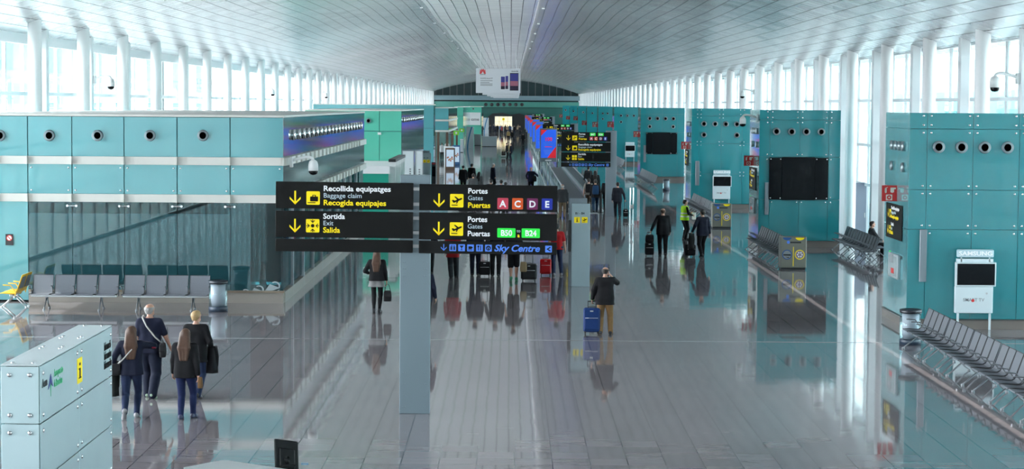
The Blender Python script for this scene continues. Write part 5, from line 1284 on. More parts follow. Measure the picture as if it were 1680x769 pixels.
for (px0, px1, py0, py1, nm, lab, m) in ((778, 789, 220, 238.5, 'service_counter', 'grey service counter beside the curved stand', M_GREY), (790.5, 815, 223.5, 240.5, 'low_partition', 'low white partition wall before the distant crowd', mat('soft_white_panel', (0.62, 0.70, 0.74), 0.35)), (755, 760, 228, 250, 'shop_counter', 'pale counter at the shop front on the left', M_LGREY)):
    g = ground(px0, py1); Y = g.y; x0_, x1_ = at(px0, py1, Y).x, at(px1, py1, Y).x; h_ = at(px0, py0, Y).z
    t = thing(nm, lab, 'counter', ((x0_ + x1_) / 2, Y, 0)); w_ = x1_ - x0_
    b = MB(); b.box(-w_ / 2, w_ / 2, 0, 0.4, 0.06, h_ - 0.05); b.build('body', m, t, local=True)
    b = MB(); b.box(-w_ / 2 - 0.03, w_ / 2 + 0.03, -0.03, 0.43, h_ - 0.05, h_); b.build('top', M_WHITE, t, local=True)
    b = MB(); b.box(-w_ / 2 + 0.03, w_ / 2 - 0.03, 0.03, 0.37, 0, 0.06); b.build('base', M_DARK, t, local=True)
# pair of steel posts at the right of the walkway
g = ground(1036, 368); t = thing('barrier_gate', 'slim steel double post standing on the floor right of the walkway', 'barrier', (g.x, g.y, 0)); h_ = at(1036, 308, g.y).z
for q in (-0.07, 0.07):
    b = MB(); b.cyl((q, 0, 0.0), (q, 0, h_), 0.03, n=10); b.lathe([(0.07, 0), (0.07, 0.02), (0.03, 0.03)], (q, 0, 0), 12); b.build('steel_post', M_CHROME, t, local=True)
b = MB(); b.box(-0.09, 0.09, -0.03, 0.03, h_ * 0.44, h_ * 0.54, 0.01); b.build('clamp', M_STEEL, t, local=True)
# ------------------------------------------------------------------ people: smooth-blended bodies meshed with surface nets
def v3(*a): return np.array(a, float)
class Prims(list):
    def c(s, a, b, ra, rb=None): s.append((np.array(a, float), np.array(b, float), ra, ra if rb is None else rb)); return s
def field_mesh(groups, vox, clips=(), cuts=()):
    """groups: list of (prims, k) joined smoothly inside a group and by a plain smooth union (small k) between groups"""
    allp = [p for g, k in groups for p in g]
    lo = np.min([np.minimum(p[0], p[1]) - max(p[2], p[3]) for p in allp], axis=0) - 3 * vox
    hi = np.max([np.maximum(p[0], p[1]) + max(p[2], p[3]) for p in allp], axis=0) + 3 * vox
    n = np.ceil((hi - lo) / vox).astype(int) + 1
    ax = [lo[i] + vox * np.arange(n[i]) for i in range(3)]
    F = np.full(n, 9.0, np.float32)
    def smin(a, b, k):
        h = np.clip(0.5 + 0.5 * (b - a) / k, 0, 1); return b + (a - b) * h - k * h * (1 - h)
    for g, k in groups:
        for (a, b, ra, rb) in g:
            m = max(ra, rb) + k * 1.2 + 2 * vox
            l = np.maximum(((np.minimum(a, b) - m - lo) / vox).astype(int), 0); h = np.minimum(((np.maximum(a, b) + m - lo) / vox).astype(int) + 2, n)
            if np.any(h <= l): continue
            sl = tuple(slice(l[i], h[i]) for i in range(3))
            X = ax[0][sl[0]][:, None, None]; Y = ax[1][sl[1]][None, :, None]; Z = ax[2][sl[2]][None, None, :]
            d = b - a; L2 = max(1e-9, float(d @ d))
            t = np.clip(((X - a[0]) * d[0] + (Y - a[1]) * d[1] + (Z - a[2]) * d[2]) / L2, 0, 1)
            D = np.sqrt((X - a[0] - t * d[0]) ** 2 + (Y - a[1] - t * d[1]) ** 2 + (Z - a[2] - t * d[2]) ** 2) - (ra + (rb - ra) * t)
            F[sl] = smin(F[sl], D.astype(np.float32), k)
    if clips:
        X = ax[0][:, None, None]; Y = ax[1][None, :, None]; Z = ax[2][None, None, :]
        for c in clips: F = np.maximum(F, c(X, Y, Z).astype(np.float32))
    # surface nets
    S_ = F < 0
    c8 = sum(S_[i:n[0] - 1 + i, j:n[1] - 1 + j, k:n[2] - 1 + k].astype(np.int8) for i in (0, 1) for j in (0, 1) for k in (0, 1))
    act = np.argwhere((c8 > 0) & (c8 < 8))
    if len(act) == 0: return np.zeros((0, 3)), np.zeros((0, 4), int)
    idx = np.full(n - 1, -1, np.int64); idx[act[:, 0], act[:, 1], act[:, 2]] = np.arange(len(act))
    acc = np.zeros((len(act), 3)); cnt = np.zeros(len(act))
    co = [(i, j, k) for i in (0, 1) for j in (0, 1) for k in (0, 1)]
    for p in co:
        for q in co:
            if sum(q) - sum(p) == 1 and all(q[i] >= p[i] for i in range(3)):
                fa = F[act[:, 0] + p[0], act[:, 1] + p[1], act[:, 2] + p[2]]; fb = F[act[:, 0] + q[0], act[:, 1] + q[1], act[:, 2] + q[2]]
                m = (fa < 0) != (fb < 0); t = np.where(m, fa / np.where(m, fa - fb, 1), 0)
                for i in range(3): acc[:, i] += np.where(m, p[i] + t * (q[i] - p[i]), 0)
                cnt += m
    V = lo + (act + acc / cnt[:, None]) * vox
    quads = []
    for axx in range(3):
        u, w_ = (axx + 1) % 3, (axx + 2) % 3
        s0 = [slice(None)] * 3; s1 = [slice(None)] * 3; s0[axx] = slice(0, n[axx] - 1); s1[axx] = slice(1, n[axx])
        A, B = S_[tuple(s0)], S_[tuple(s1)]; e = np.argwhere(A != B)
        e = e[(e[:, u] > 0) & (e[:, w_] > 0) & (e[:, u] < n[u] - 1) & (e[:, w_] < n[w_] - 1)]
        def cell(du, dw):
            c = e.copy(); c[:, u] -= du; c[:, w_] -= dw; return idx[c[:, 0], c[:, 1], c[:, 2]]
        q = np.stack([cell(1, 1), cell(0, 1), cell(0, 0), cell(1, 0)], 1)
        fl = ~A[e[:, 0], e[:, 1], e[:, 2]]
        q[fl] = q[fl][:, ::-1]; quads.append(q)
    Q = np.concatenate(quads); Q = Q[(Q >= 0).all(1)]
    return V, Q
def np_mesh(name, V, Q, m, scale=1.0):
    me = bpy.data.meshes.new(name); V = np.asarray(V) * scale
    me.vertices.add(len(V)); me.vertices.foreach_set('co', V.astype(np.float32).ravel())
    me.loops.add(len(Q) * 4); me.loops.foreach_set('vertex_index', Q.astype(np.int32).ravel())
    me.polygons.add(len(Q)); me.polygons.foreach_set('loop_start', np.arange(0, len(Q) * 4, 4, dtype=np.int32))
    me.polygons.foreach_set('use_smooth', np.ones(len(Q), bool))
    me.update(calc_edges=True); me.materials.append(m)
    return me
def ik(a, c, l1, l2, pole):
    d = c - a; L = np.linalg.norm(d); L_ = min(L, (l1 + l2) * 0.995); u = d / max(L, 1e-6); c = a + u * L_
    x = (l1 * l1 - l2 * l2 + L_ * L_) / (2 * L_); h = math.sqrt(max(0, l1 * l1 - x * x))
    p = pole - u * (pole @ u); p = p / np.linalg.norm(p)
    return a + u * x + p * h, c
CLOTH = {}
def cloth(col, rough=0.85):
    k = 'cloth_%d_%d_%d' % tuple(int(c * 999) for c in col)
    return mat(k, col, rough, 0.0, 0.25, noise=0.18, nscale=30)
BLACK, NAVY, CHAR, DENIM, RED_C = (0.008, 0.008, 0.010), (0.010, 0.013, 0.030), (0.035, 0.036, 0.040), (0.016, 0.026, 0.065), (0.30, 0.012, 0.015)
HAIRS = {'brown': (0.065, 0.028, 0.014), 'dark': (0.015, 0.011, 0.009), 'grey': (0.30, 0.29, 0.28), 'blond': (0.42, 0.28, 0.13), 'fair': (0.22, 0.13, 0.06)}
POSES = {   # feet: (x, y, z of ankle, heel lift); hands: wrist targets
    'stand': ([(-.10, .02, .085, 0), (.10, -.02, .085, 0)], [(-.27, .05, .84), (.27, .05, .84)]),
    'walkL': ([(-.08, .27, .09, -.1), (.09, -.30, .17, .8)], [(-.28, -.14, .84), (.27, .20, .90)]),
    'walkR': ([(-.09, -.30, .17, .8), (.08, .27, .09, -.1)], [(-.27, .20, .90), (.28, -.14, .84)]),
    'stepL': ([(-.08, .16, .085, 0), (.09, -.17, .11, .35)], [(-.27, -.06, .83), (.27, .12, .86)]),
    'stepR': ([(-.09, -.17, .11, .35), (.08, .16, .085, 0)], [(-.27, .12, .86), (.27, -.06, .83)]),
    'sit': ([(-.12, .42, .085, 0), (.12, .42, .085, 0)], [(-.20, .36, .62), (.20, .36, .62)]),
}
def person(label, loc, heading, h, vox, pose='stand', top=('jacket', BLACK), bottom=('trousers', BLACK), hair=('short', 'dark'), shoes=(0.015, 0.015, 0.017),
           hands=None, feet=None, poles=None, head_yaw=0.0, head_pitch=0.0, lean=0.0, group=None, wide=1.0, group_extra=None, socks=None):
    t = thing('person', label, 'person', loc, R(heading), group); s = h / 1.75
    F2, H2 = POSES[pose]; F2 = feet or F2; H2 = list(hands or H2)
    H2 = [a if a is not None else b_ for a, b_ in zip(H2, POSES[pose][1])]
    hipz = 0.93 if pose != 'sit' else 0.535
    mx = max(abs(f[1]) for f in F2)
    if pose != 'sit': hipz -= 0.10 * mx * mx / 0.09 * 0.6
    dz = hipz - 0.93
    T = lambda x, y, z: v3(x, y + lean * max(0, z - 0.95), z + dz)
    w = wide
    torso = Prims()
    torso.c(T(-.075 * w, -.01, .95), T(.075 * w, -.01, .95), .112 * w); torso.c(T(-.06 * w, 0, 1.10), T(.06 * w, 0, 1.10), .100 * w)
    for q in (-1, 1):
        torso.c(T(q * .065 * w, -.01, .93), T(q * .055 * w, 0, 1.12), .108 * w, .100 * w); torso.c(T(q * .055 * w, 0, 1.10), T(q * .085, .0, 1.33), .100 * w, .112)
    torso.c(T(-.145, -.005, 1.425), T(.145, -.005, 1.425), .062); torso.c(T(0, -.01, 1.38), T(0, 0, 1.47), .10, .06)
    neck = Prims().c(T(0, -.005, 1.45), T(0, .015, 1.56), .056, .052)
    hc = T(0, .02, 1.56); cy, sy, cp, sp_ = math.cos(R(head_yaw)), math.sin(R(head_yaw)), math.cos(R(head_pitch)), math.sin(R(head_pitch))
    Rm = np.array([[cy, -sy, 0], [sy, cy, 0], [0, 0, 1]]) @ np.array([[1, 0, 0], [0, cp, -sp_], [0, sp_, cp]])
    def Hd(x, y, z): return hc + Rm @ v3(x, y, z - 1.56)
    head = Prims()
    head.c(Hd(0, -.022, 1.665), Hd(0, .012, 1.668), .080); head.c(Hd(0, .01, 1.64), Hd(0, .032, 1.585), .066, .050); head.c(Hd(-.022, .05, 1.575), Hd(.022, .05, 1.575), .036)
    face = Prims()
    face.c(Hd(0, .085, 1.655), Hd(0, .112, 1.622), .010, .015); face.c(Hd(-.045, .072, 1.668), Hd(.045, .072, 1.668), .016)
    face.c(Hd(-.018, .082, 1.592), Hd(.018, .082, 1.592), .010)
    for q in (-1, 1): face.c(Hd(q * .080, -.005, 1.655), Hd(q * .078, -.012, 1.615), .017, .011)
    legs = []; shoe = Prims(); arms = []; handp = Prims()
    for i, q in enumerate((-1, 1)):
        hip = T(q * .092, -.01, .92); f = F2[i]; ank = v3(f[0], f[1], f[2])
        kn, ank = ik(hip, ank, .445, .425, v3(q * 0.08, 1, 0.0))
        P = Prims(); P.c(hip, kn, .088 * w, .056); P.c(kn, ank, .054, .036); m_ = kn + (ank - kn) * .3; P.c(m_ + v3(0, -.014, 0), kn + (ank - kn) * .55 + v3(0, -.008, 0), .053, .042)
        legs.append((P, hip, kn, ank))
        p_ = f[3]; fw = v3(0.10 * q, math.cos(p_), -math.sin(p_)); fw /= np.linalg.norm(fw); up = v3(0, math.sin(p_), math.cos(p_))
        heel = ank - fw * .045 - up * .045; ball = ank + fw * .125 - up * .055; toe = ank + fw * .175 - up * .058
        shoe.c(heel, ball, .034, .034); shoe.c(ball + v3(.012, 0, 0), toe, .033, .024); shoe.c(ball - v3(.012, 0, 0), toe, .033, .024); shoe.c(ank, heel, .040, .034); shoe.c(ank, ball, .040, .030)
        sh = T(q * .185, -.01, 1.415); wr = np.array(H2[i], float)
        if not (hands and hands[i] is not None and pose == 'sit'): wr = wr + v3(0, lean * .4, dz if pose != 'sit' else 0)
        el, wr = ik(sh, wr, .285, .255, v3(*(poles[i] if poles and poles[i] else (q * .45, -1, -.25))))
        P = Prims(); P.c(sh, el, .052, .041); P.c(el, wr, .041, .027)
        arms.append((P, sh, el, wr))
        d = (wr - el) / np.linalg.norm(wr - el); side = np.cross(d, v3(q, 0, 0)); side /= np.linalg.norm(side)  # across the palm
        nrm = np.cross(side, d) * q       # towards the body: palm side
        if nrm[0] * q > 0: nrm = -nrm
        fwd = side if side[1] > 0 else -side
        k0 = wr + d * .085
        handp.c(wr, k0 + fwd * .022, .024, .013); handp.c(wr, k0 - fwd * .022, .024, .013); handp.c(wr, k0, .025, .014)
        for j, (o, ln) in enumerate(((.033, .066), (.011, .075), (-.011, .070), (-.033, .054))):
            a = k0 + fwd * o; m1_ = a + d * ln * .52 + nrm * ln * .22; e_ = m1_ + d * ln * .30 + nrm * ln * .42
            handp.c(a, m1_, .0095, .0088); handp.c(m1_, e_, .0088, .0075)
        a = wr + d * .03 + fwd * .022; m1_ = a + fwd * .028 + d * .025 + nrm * .012; handp.c(a, m1_, .014, .011); handp.c(m1_, m1_ + d * .032 + nrm * .006, .011, .009)
    body_groups = [(torso, .05), (neck, .03), (head, .03), (face, .012)] + [(P, .035) for P, *_ in legs] + [(P, .03) for P, *_ in arms] + [(handp, .006), (shoe, .02)]
    V, Q = field_mesh(body_groups, vox)
    ob = bpy.data.objects.new('body', np_mesh('body', V, Q, M_SKIN, s)); link(ob, t)
    # ---- lower garment
    kind, col = bottom[0], bottom[1]
    def grow(ps, e): return Prims([(a, b_, ra + e, rb + e) for a, b_, ra, rb in ps])
    hips = Prims(); hips.c(T(-.078 * w, -.012, .95), T(.078 * w, -.012, .95), .136 * w); hips.c(T(-.06 * w, 0, 1.03), T(.06 * w, 0, 1.03), .112 * w)
    zw = 1.02 + dz
    if kind in ('trousers', 'loose', 'slim'):
        e = {'trousers': .017, 'loose': .034, 'slim': .009}[kind]; G = [(hips, .04)]
        for P, hip, kn, ank in legs:
            q_ = Prims(); q_.c(hip, kn, .098 * w + e, .059 + e); end = ank + (ank - kn) / np.linalg.norm(ank - kn) * .03
            q_.c(kn, end, .058 + e, .044 + e * 1.15); q_.c(kn + (ank - kn) * .3 + v3(0, -.014, 0), kn + (ank - kn) * .55 + v3(0, -.008, 0), .054 + e, .046 + e); G.append((q_, .03))
        V, Q = field_mesh(G, vox, [lambda X, Y, Z: Z - zw])
        nm = 'trousers'
    elif kind == 'shorts':
        G = [(hips, .04)]
        for P, hip, kn, ank in legs: G.append((Prims().c(hip, hip + (kn - hip) * .95, .112, .098), .03))
        V, Q = field_mesh(G, vox, [lambda X, Y, Z: Z - zw]); nm = 'shorts'
    else:  # skirt
        hem = bottom[2]; sk = Prims(); 
        for q in (-1, 1): sk.c(T(q * .06, 0, 1.0), v3(q * .10, 0, hem - .06), .115, .15)
        sk.c(v3(-.1, 0, hem - .06), v3(.1, 0, hem - .06), .15)
        V, Q = field_mesh([(hips, .04), (sk, .04)], vox, [lambda X, Y, Z: Z - zw, lambda X, Y, Z: hem - Z + 0 * X]); nm = 'skirt'
    if nm == 'skirt':
        G = []
        for P, hip, kn, ank in legs: G.append((grow(P, .006), .03))
        V2, Q2 = field_mesh(G, vox); link(bpy.data.objects.new('tights', np_mesh('tights', V2, Q2, cloth(BLACK), s)), t)
    link(bpy.data.objects.new(nm, np_mesh(nm, V, Q, cloth(col), s)), t)
    # ---- upper garment
    kind, col = top[0], top[1]; hem = (top[2] if len(top) > 2 else {'jacket': .80, 'coat': .62, 'shirt': .90, 'tshirt': .88, 'vest': .86}[kind])
    hem = hem + dz; e = {'jacket': .022, 'coat': .028, 'shirt': .014, 'tshirt': .013, 'vest': .026}[kind]
    tp = grow(torso, e); 
    for q in (-1, 1): tp.c(T(q * .06 * w, 0, 1.10), v3(q * .075 * w, -.01, hem - .05), .100 * w + e, .118 * w + e * 1.3)
    tp.c(v3(-.075 * w, -.01, hem - .05), v3(.075 * w, -.01, hem - .05), .115 * w + e * 1.3)
    G = [(tp, .05)]
    if kind in ('jacket', 'coat', 'shirt'):
        for P, sh, el, wr in arms:
            a_ = Prims(); a_.c(sh, el, .054 + e * .9, .043 + e * .8); a_.c(el, el + (wr - el) * .93, .043 + e * .8, .030 + e * .8); G.append((a_, .03))
        if kind != 'shirt': G.append((Prims().c(T(0, -.02, 1.46), T(0, -.012, 1.49), .062), .03))
    elif kind == 'tshirt':
        for P, sh, el, wr in arms: G.append((Prims().c(sh, sh + (el - sh) * .78, .070, .062), .03))
    nz = 1.495 + dz
    V, Q = field_mesh(G, vox, [lambda X, Y, Z: hem - Z + 0 * X, lambda X, Y, Z: Z - nz])
    link(bpy.data.objects.new({'jacket': 'jacket', 'coat': 'coat', 'shirt': 'shirt', 'tshirt': 'shirt', 'vest': 'vest'}[kind], np_mesh('garment', V, Q, cloth(col), s)), t)
    if kind == 'vest':   # dark sleeves under, pale bands around
        G = []
        for P, sh, el, wr in arms: G.append((Prims().c(sh, el, .062, .052).c(el, el + (wr - el) * .93, .052, .040), .03))
        V, Q = field_mesh(G, vox); link(bpy.data.objects.new('sleeves', np_mesh('sleeves', V, Q, cloth(BLACK), s)), t)
        for zb_ in (1.0, 1.14):
            V, Q = field_mesh([(grow(tp, .006), .05)], vox, [lambda X, Y, Z: zb_ - Z + 0 * X, lambda X, Y, Z: Z - zb_ - .055]); link(bpy.data.objects.new('reflective_band', np_mesh('band', V, Q, mat('reflective_silver', (0.6, 0.62, 0.64), 0.4), s)), t)
    # ---- shoes
    V, Q = field_mesh([(grow(shoe, .007), .02)], vox, [lambda X, Y, Z: .0 - Z + 0 * X]); so_ = bpy.data.objects.new('shoes', np_mesh('shoes', V, Q, mat('shoe_%d' % int(sum(shoes) * 1000), shoes, 0.5), s)); link(so_, t)
    # ---- hair
    st, hcol = hair
    if st != 'none':
        sk = Prims(); sk.c(Hd(0, -.026, 1.668), Hd(0, .010, 1.674), .092); sk.c(Hd(0, -.045, 1.64), Hd(0, -.05, 1.60), .072, .058)
        inv = Rm.T
        def loc_(X, Y, Z):
            x, y, z = X - hc[0], Y - hc[1], Z - hc[2]
            return (inv[1, 0] * x + inv[1, 1] * y + inv[1, 2] * z, inv[2, 0] * x + inv[2, 1] * y + inv[2, 2] * z + 1.56)
        def facecut(X, Y, Z): y, z = loc_(X, Y, Z); return np.minimum(y - .035 + 0 * x0_(X, Y, Z), 1.715 - z)
        def x0_(X, Y, Z): return 0 * (X + Y + Z)
        def ear(X, Y, Z): y, z = loc_(X, Y, Z); return np.minimum(y + .012, 1.66 - z)
        clips = [facecut]
        G = [(sk, .03)]
        if st == 'short': clips += [ear, lambda X, Y, Z: 1.565 - loc_(X, Y, Z)[1]]
        if st == 'fringe': clips += [ear, lambda X, Y, Z: 1.565 - loc_(X, Y, Z)[1], lambda X, Y, Z: loc_(X, Y, Z)[1] - 1.69]
        if st == 'bob':
            for q in (-1, 1): sk.c(Hd(q * .055, -.03, 1.64), Hd(q * .06, -.03, 1.54), .05, .04)
            clips.append(lambda X, Y, Z: 1.52 - loc_(X, Y, Z)[1])
        if st == 'long':
            ln = Prims()
            for q in (-.05, 0, .05): ln.c(Hd(q, -.045, 1.64), T(q * 1.35, -.115 - lean * .0, 1.40), .056, .058); ln.c(T(q * 1.35, -.115, 1.40), T(q * 1.1, -.135, 1.18), .056, .030)
            G.append((ln, .03))
        V, Q = field_mesh(G, vox, clips)
        if len(V): link(bpy.data.objects.new('hair', np_mesh('hair', V, Q, mat('hair_' + hcol, HAIRS[hcol], 0.55, noise=0.3, nscale=40), s)), t)
    if vox < .0125:
        b = MB()
        for q in (-1, 1):
            p = Hd(q * .031, .077, 1.648) * s
            e_ = MB(); e_.lathe([(0.0, -.010 * s), (.009 * s, -.004 * s), (.009 * s, .004 * s), (0.0, .010 * s)], p, 8); e_.build('eye', mat('dark_eye', (0.03, 0.02, 0.015), 0.2), t, local=True)
        lp = MB(); lp.tube([Hd(-.022, .088, 1.592) * s, Hd(0, .094, 1.593) * s, Hd(.022, .088, 1.592) * s], .004 * s, 6); lp.build('lips', mat('lip_tone', (0.33, 0.11, 0.09), 0.5), t, local=True)
    J = {'wr': [a[3] * s for a in arms], 'sh': [a[1] * s for a in arms], 'el': [a[2] * s for a in arms], 's': s, 'rot': t.rotation_euler.z, 'loc': Vector(loc), 'wd': [(a[3] - a[2]) / np.linalg.norm(a[3] - a[2]) for a in arms]}
    return t, J
def world_pt(J, p):
    c, s_ = math.cos(J['rot']), math.sin(J['rot']); return Vector((J['loc'].x + c * p[0] - s_ * p[1], J['loc'].y + s_ * p[0] + c * p[1], J['loc'].z + p[2]))
def hand_pt(J, i): return world_pt(J, J['wr'][i] + J['wd'][i] * .09 * J['s'])

# ---- what they carry
def soft_bag(label, cat, name, c, size, rz, m, straps=(), flap=True, round_=0.35):
    """soft rounded bag hanging with its centre at c; straps are polylines in world space"""
    t = thing(name, label, cat, c, rz); w_, d, h_ = size
    b = MB(); N_ = 14; rings = []
    for z, k in ((-.5, .80), (-.46, .95), (-.2, 1.04), (.2, .98), (.42, .88), (.5, .70)):
        pts = []
        for i in range(N_):
            a = 2 * math.pi * i / N_; e_ = 0.55
            pts.append((math.copysign(abs(math.cos(a)) ** e_, math.cos(a)) * w_ / 2 * k, math.copysign(abs(math.sin(a)) ** e_, math.sin(a)) * d / 2 * k, z * h_))
        rings += pts
    fs = [(i * N_ + j, i * N_ + (j + 1) % N_, (i + 1) * N_ + (j + 1) % N_, (i + 1) * N_ + j) for i in range(5) for j in range(N_)] + [tuple(range(N_ - 1, -1, -1)), tuple(range(5 * N_, 6 * N_))]
    b.add(rings, fs, True); b.build('bag_body', m, t, local=True)
    if flap:
        b = MB(); b.box(-w_ * .46, w_ * .46, -d * .56, -d * .47, -h_ * .1, h_ * .42, .01); b.build('pocket_flap', m, t, local=True)
    c, s_ = math.cos(-rz), math.sin(-rz)
    for pts, r, mm in straps:
        q = []
        for p in pts:
            v = Vector(p) - t.location; q.append((c * v.x - s_ * v.y, s_ * v.x + c * v.y, v.z))
        b = MB(); b.tube(q, r, 6); b.build('strap', mm, t, local=True)
    return t
def suitcase(label, loc, w_, d, h_, rz, m, handle_to=None, pull=0.42, ribs=True, tilt=0.0):
    t = thing('suitcase', label, 'suitcase', loc, rz)
    b = MB(); b.box(-w_ / 2, w_ / 2, -d / 2, d / 2, .055, .055 + h_, .035); b.build('shell', m, t, local=True)
    b = MB(); b.box(-w_ * .40, w_ * .40, -d / 2 - .018, -d / 2 + .01, .055 + h_ * .12, .055 + h_ * .58, .012); pk = b.build('front_pocket', m, t, local=True)
    b = MB(); b.tube([(-w_ * .38, -d / 2 - .021, .055 + h_ * .60), (w_ * .38, -d / 2 - .021, .055 + h_ * .60)], .006, 6); b.build('zip', M_STEEL, pk, local=True)
    b = MB(); b.box(-.04, .04, -d / 2 - .008, -d / 2 + .002, .055 + h_ * .86, .055 + h_ * .91, .003); b.build('badge', M_STEEL, t, local=True)
    for x in (-w_ * .38, w_ * .38):
        for y in (-d * .32, d * .32):
            b = MB(); b.cyl((x - .014, y, .035), (x + .014, y, .035), .035, n=12); b.box(x - .02, x + .02, y - .02, y + .02, .04, .075); b.build('wheel', M_DARK, t, local=True)
    top = .055 + h_
    if pull:
        z = top + pull
        b = MB(); b.tube([(-w_ * .24, d * .25, top - .02), (-w_ * .24, d * .25, z), (w_ * .24, d * .25, z), (w_ * .24, d * .25, top - .02)], .011, 8); b.cyl((-w_ * .26, d * .25, z), (w_ * .26, d * .25, z), .018, n=8); b.build('pull_handle', M_DARK, t, local=True)
    b = MB(); b.tube([(-.09, 0, top), (-.08, 0, top + .03), (.08, 0, top + .03), (.09, 0, top)], .012, 6); b.build('top_grip', M_DARK, t, local=True)
    return t
def suitcase_by(J, i, label, w_, d, h_, m, back=0.16, dx=0.0, heading=0, **kw):
    """a suitcase whose pull handle meets the person's hand i"""
    hp = hand_pt(J, i); pull = max(.06, hp.z - .055 - h_ + .01)
    x, y = hp.x + dx, hp.y - d * .25 * math.cos(R(heading))
    return suitcase(label, (x, y, 0), w_, d, h_, R(heading), m, pull=pull, **kw)

M_BAGB = cloth((0.012, 0.012, 0.014), 0.6); M_STRAP = cloth((0.45, 0.44, 0.42), 0.7)
# ---- the walking family in the left foreground
g = ground(216, 686); P1, J1 = person('person in navy top with red sleeve stripe, long brown hair, leftmost of the family', g, 4, 1.70, .0085, 'walkR', ('jacket', NAVY, .86), ('slim', DENIM), ('long', 'brown'), (0.25, 0.25, 0.26),
        feet=[(-.10, -.24, .17, 1.0), (.08, .12, .09, -.1)], hands=[(-.33, .02, .98), (.16, .10, 1.44)], poles=[None, (1, .0, -.35)], head_yaw=-10, head_pitch=-6)
def chain(J, pts): return [world_pt(J, np.array(p) * J['s']) for p in pts]
soft_bag('black shoulder bag on a white strap at the left hip of the girl in navy', 'bag', 'shoulder_bag', world_pt(J1, np.array((-.27, -.08, .93)) * J1['s']), (.16, .12, .22), R(4), M_BAGB,
         [(chain(J1, [(-.25, -.10, 1.02), (-.14, -.165, 1.12), (0.02, -.165, 1.30), (.09, -.10, 1.47), (.10, .02, 1.50), (.04, .13, 1.36), (-.14, .15, 1.12), (-.25, .0, 1.02)]), .013, M_STRAP)])
# coat hanging over her left arm
def held_coat(label, c, size, rz, m, folds=3):
    t = thing('held_coat', label, 'coat', c, rz); w_, d, h_ = size; b = MB(); N_ = 20; vs_ = []
    for k, z in enumerate(np.linspace(0, -h_, 8)):
        f = .75 + .35 * (k / 7)
        for i in range(N_):
            a = 2 * math.pi * i / N_; r = 1 + .13 * math.sin(folds * 2 * a + k * .3) * (k / 7)
            vs_.append((math.cos(a) * w_ / 2 * f * r, math.sin(a) * d / 2 * f * r, z))
    fs = [(k * N_ + i, (k + 1) * N_ + i, (k + 1) * N_ + (i + 1) % N_, k * N_ + (i + 1) % N_) for k in range(7) for i in range(N_)] + [tuple(range(N_)), tuple(range(8 * N_ - 1, 7 * N_ - 1, -1))]
    b.add(vs_, fs, True); b.build('coat_body', m, t, local=True)
    b = MB(); b.tube([(w_ * .3, 0, .0), (w_ * .42, .02, -.2), (w_ * .40, .02, -h_ * .75)], [.05, .05, .04], 8); b.build('sleeve', m, t, local=True)
    return t
held_coat('dark coat hanging over the left arm of the girl in navy', world_pt(J1, np.array((-.36, .10, 1.05)) * J1['s']), (.20, .24, .62), R(4), cloth((0.02, 0.022, 0.02)))
# red stripes on the girl's raised right sleeve
el, wr, sh = J1['el'][1], J1['wr'][1], J1['sh'][1]
b = MB(); o = v3(.045, -.05, -.03); b.tube([sh * .3 + el * .7 + o, el + o * 1.0, el * .55 + wr * .45 + o * .9], .016, 6); b.build('red_sleeve_stripe', cloth((0.30, 0.02, 0.05)), P1, local=True)
g = ground(246, 652); P2, J2 = person('person in navy shirt with cropped grey hair, tallest of the family', g, -3, 1.84, .0085, 'stepL', ('tshirt', (0.010, 0.013, 0.032), .86), ('loose', (0.010, 0.014, 0.030)), ('fringe', 'grey'), (0.30, 0.42, 0.30),
        hands=[None, (.36, .14, .92)], head_yaw=-18, wide=1.08)
soft_bag('black messenger bag with pale strap on the right hip of the grey haired man', 'bag', 'messenger_bag', world_pt(J2, np.array((.27, -.12, .90)) * J2['s']), (.13, .24, .27), R(5), M_BAGB,
         [(chain(J2, [(.26, -.12, 1.02), (.14, -.175, 1.14), (-.02, -.175, 1.34), (-.11, -.11, 1.49), (-.12, .02, 1.515), (-.04, .145, 1.38), (.16, .16, 1.14), (.27, .0, 1.0)]), .016, M_STRAP)])
g = ground(304, 687); P3, J3 = person('person in black jacket and blue jeans, long brown hair, right of the two girls', g, -4, 1.64, .0085, 'stepR', ('jacket', BLACK, .82), ('slim', (0.014, 0.022, 0.075)), ('long', 'brown'), (0.04, 0.05, 0.10),
        feet=[(-.07, -.08, .09, .1), (.12, .14, .085, 0)], head_pitch=-8)
g = ground(322, 652); P4, J4 = person('person in black coat with short blond hair at the right of the walking family', g, -8, 1.70, .0085, 'stepL', ('jacket', BLACK, .74), ('trousers', DENIM), ('short', 'blond'), (0.02, 0.02, 0.022),
        hands=[None, (.26, .18, 1.02)], head_yaw=-25, wide=1.05)
held_coat('black coat held against the right side of the blond walker', world_pt(J4, np.array((.27, .16, 1.02)) * J4['s']), (.22, .22, .52), R(-8), cloth(BLACK))
soft_bag('small brown furry bag hanging at the right hand of the girl with straight brown hair', 'bag', 'furry_bag', hand_pt(J3, 1) + Vector((.03, 0, -.06)), (.09, .09, .20), 0, cloth((0.16, 0.09, 0.04)), flap=False)
# ---- woman under the left wing of the large sign
g = ground(618, 513); P5, J5 = person('person in black jacket and grey skirt, long brown hair, below the left sign wing', g, -4, 1.72, .0095, 'stand', ('jacket', BLACK, .90), ('skirt', (0.20, 0.20, 0.20), .73), ('long', 'brown'), (0.012, 0.014, 0.018),
        hands=[(-.26, .16, 1.10), (.27, .04, .86)], feet=[(-.07, -.06, .09, .1), (.07, .04, .085, 0)])
hp = hand_pt(J5, 1); soft_bag('black handbag in the hand of the woman in the patterned skirt', 'bag', 'handbag', hp + Vector((.02, 0, -.32)), (.22, .13, .30), 0, M_BAGB, [([hp + Vector((-.06, 0, -.19)), hp + Vector((-.03, 0, -.02)), hp + Vector((.0, 0, .02)), hp + Vector((.06, 0, -.02)), hp + Vector((.10, 0, -.19))], .011, M_BAGB)])
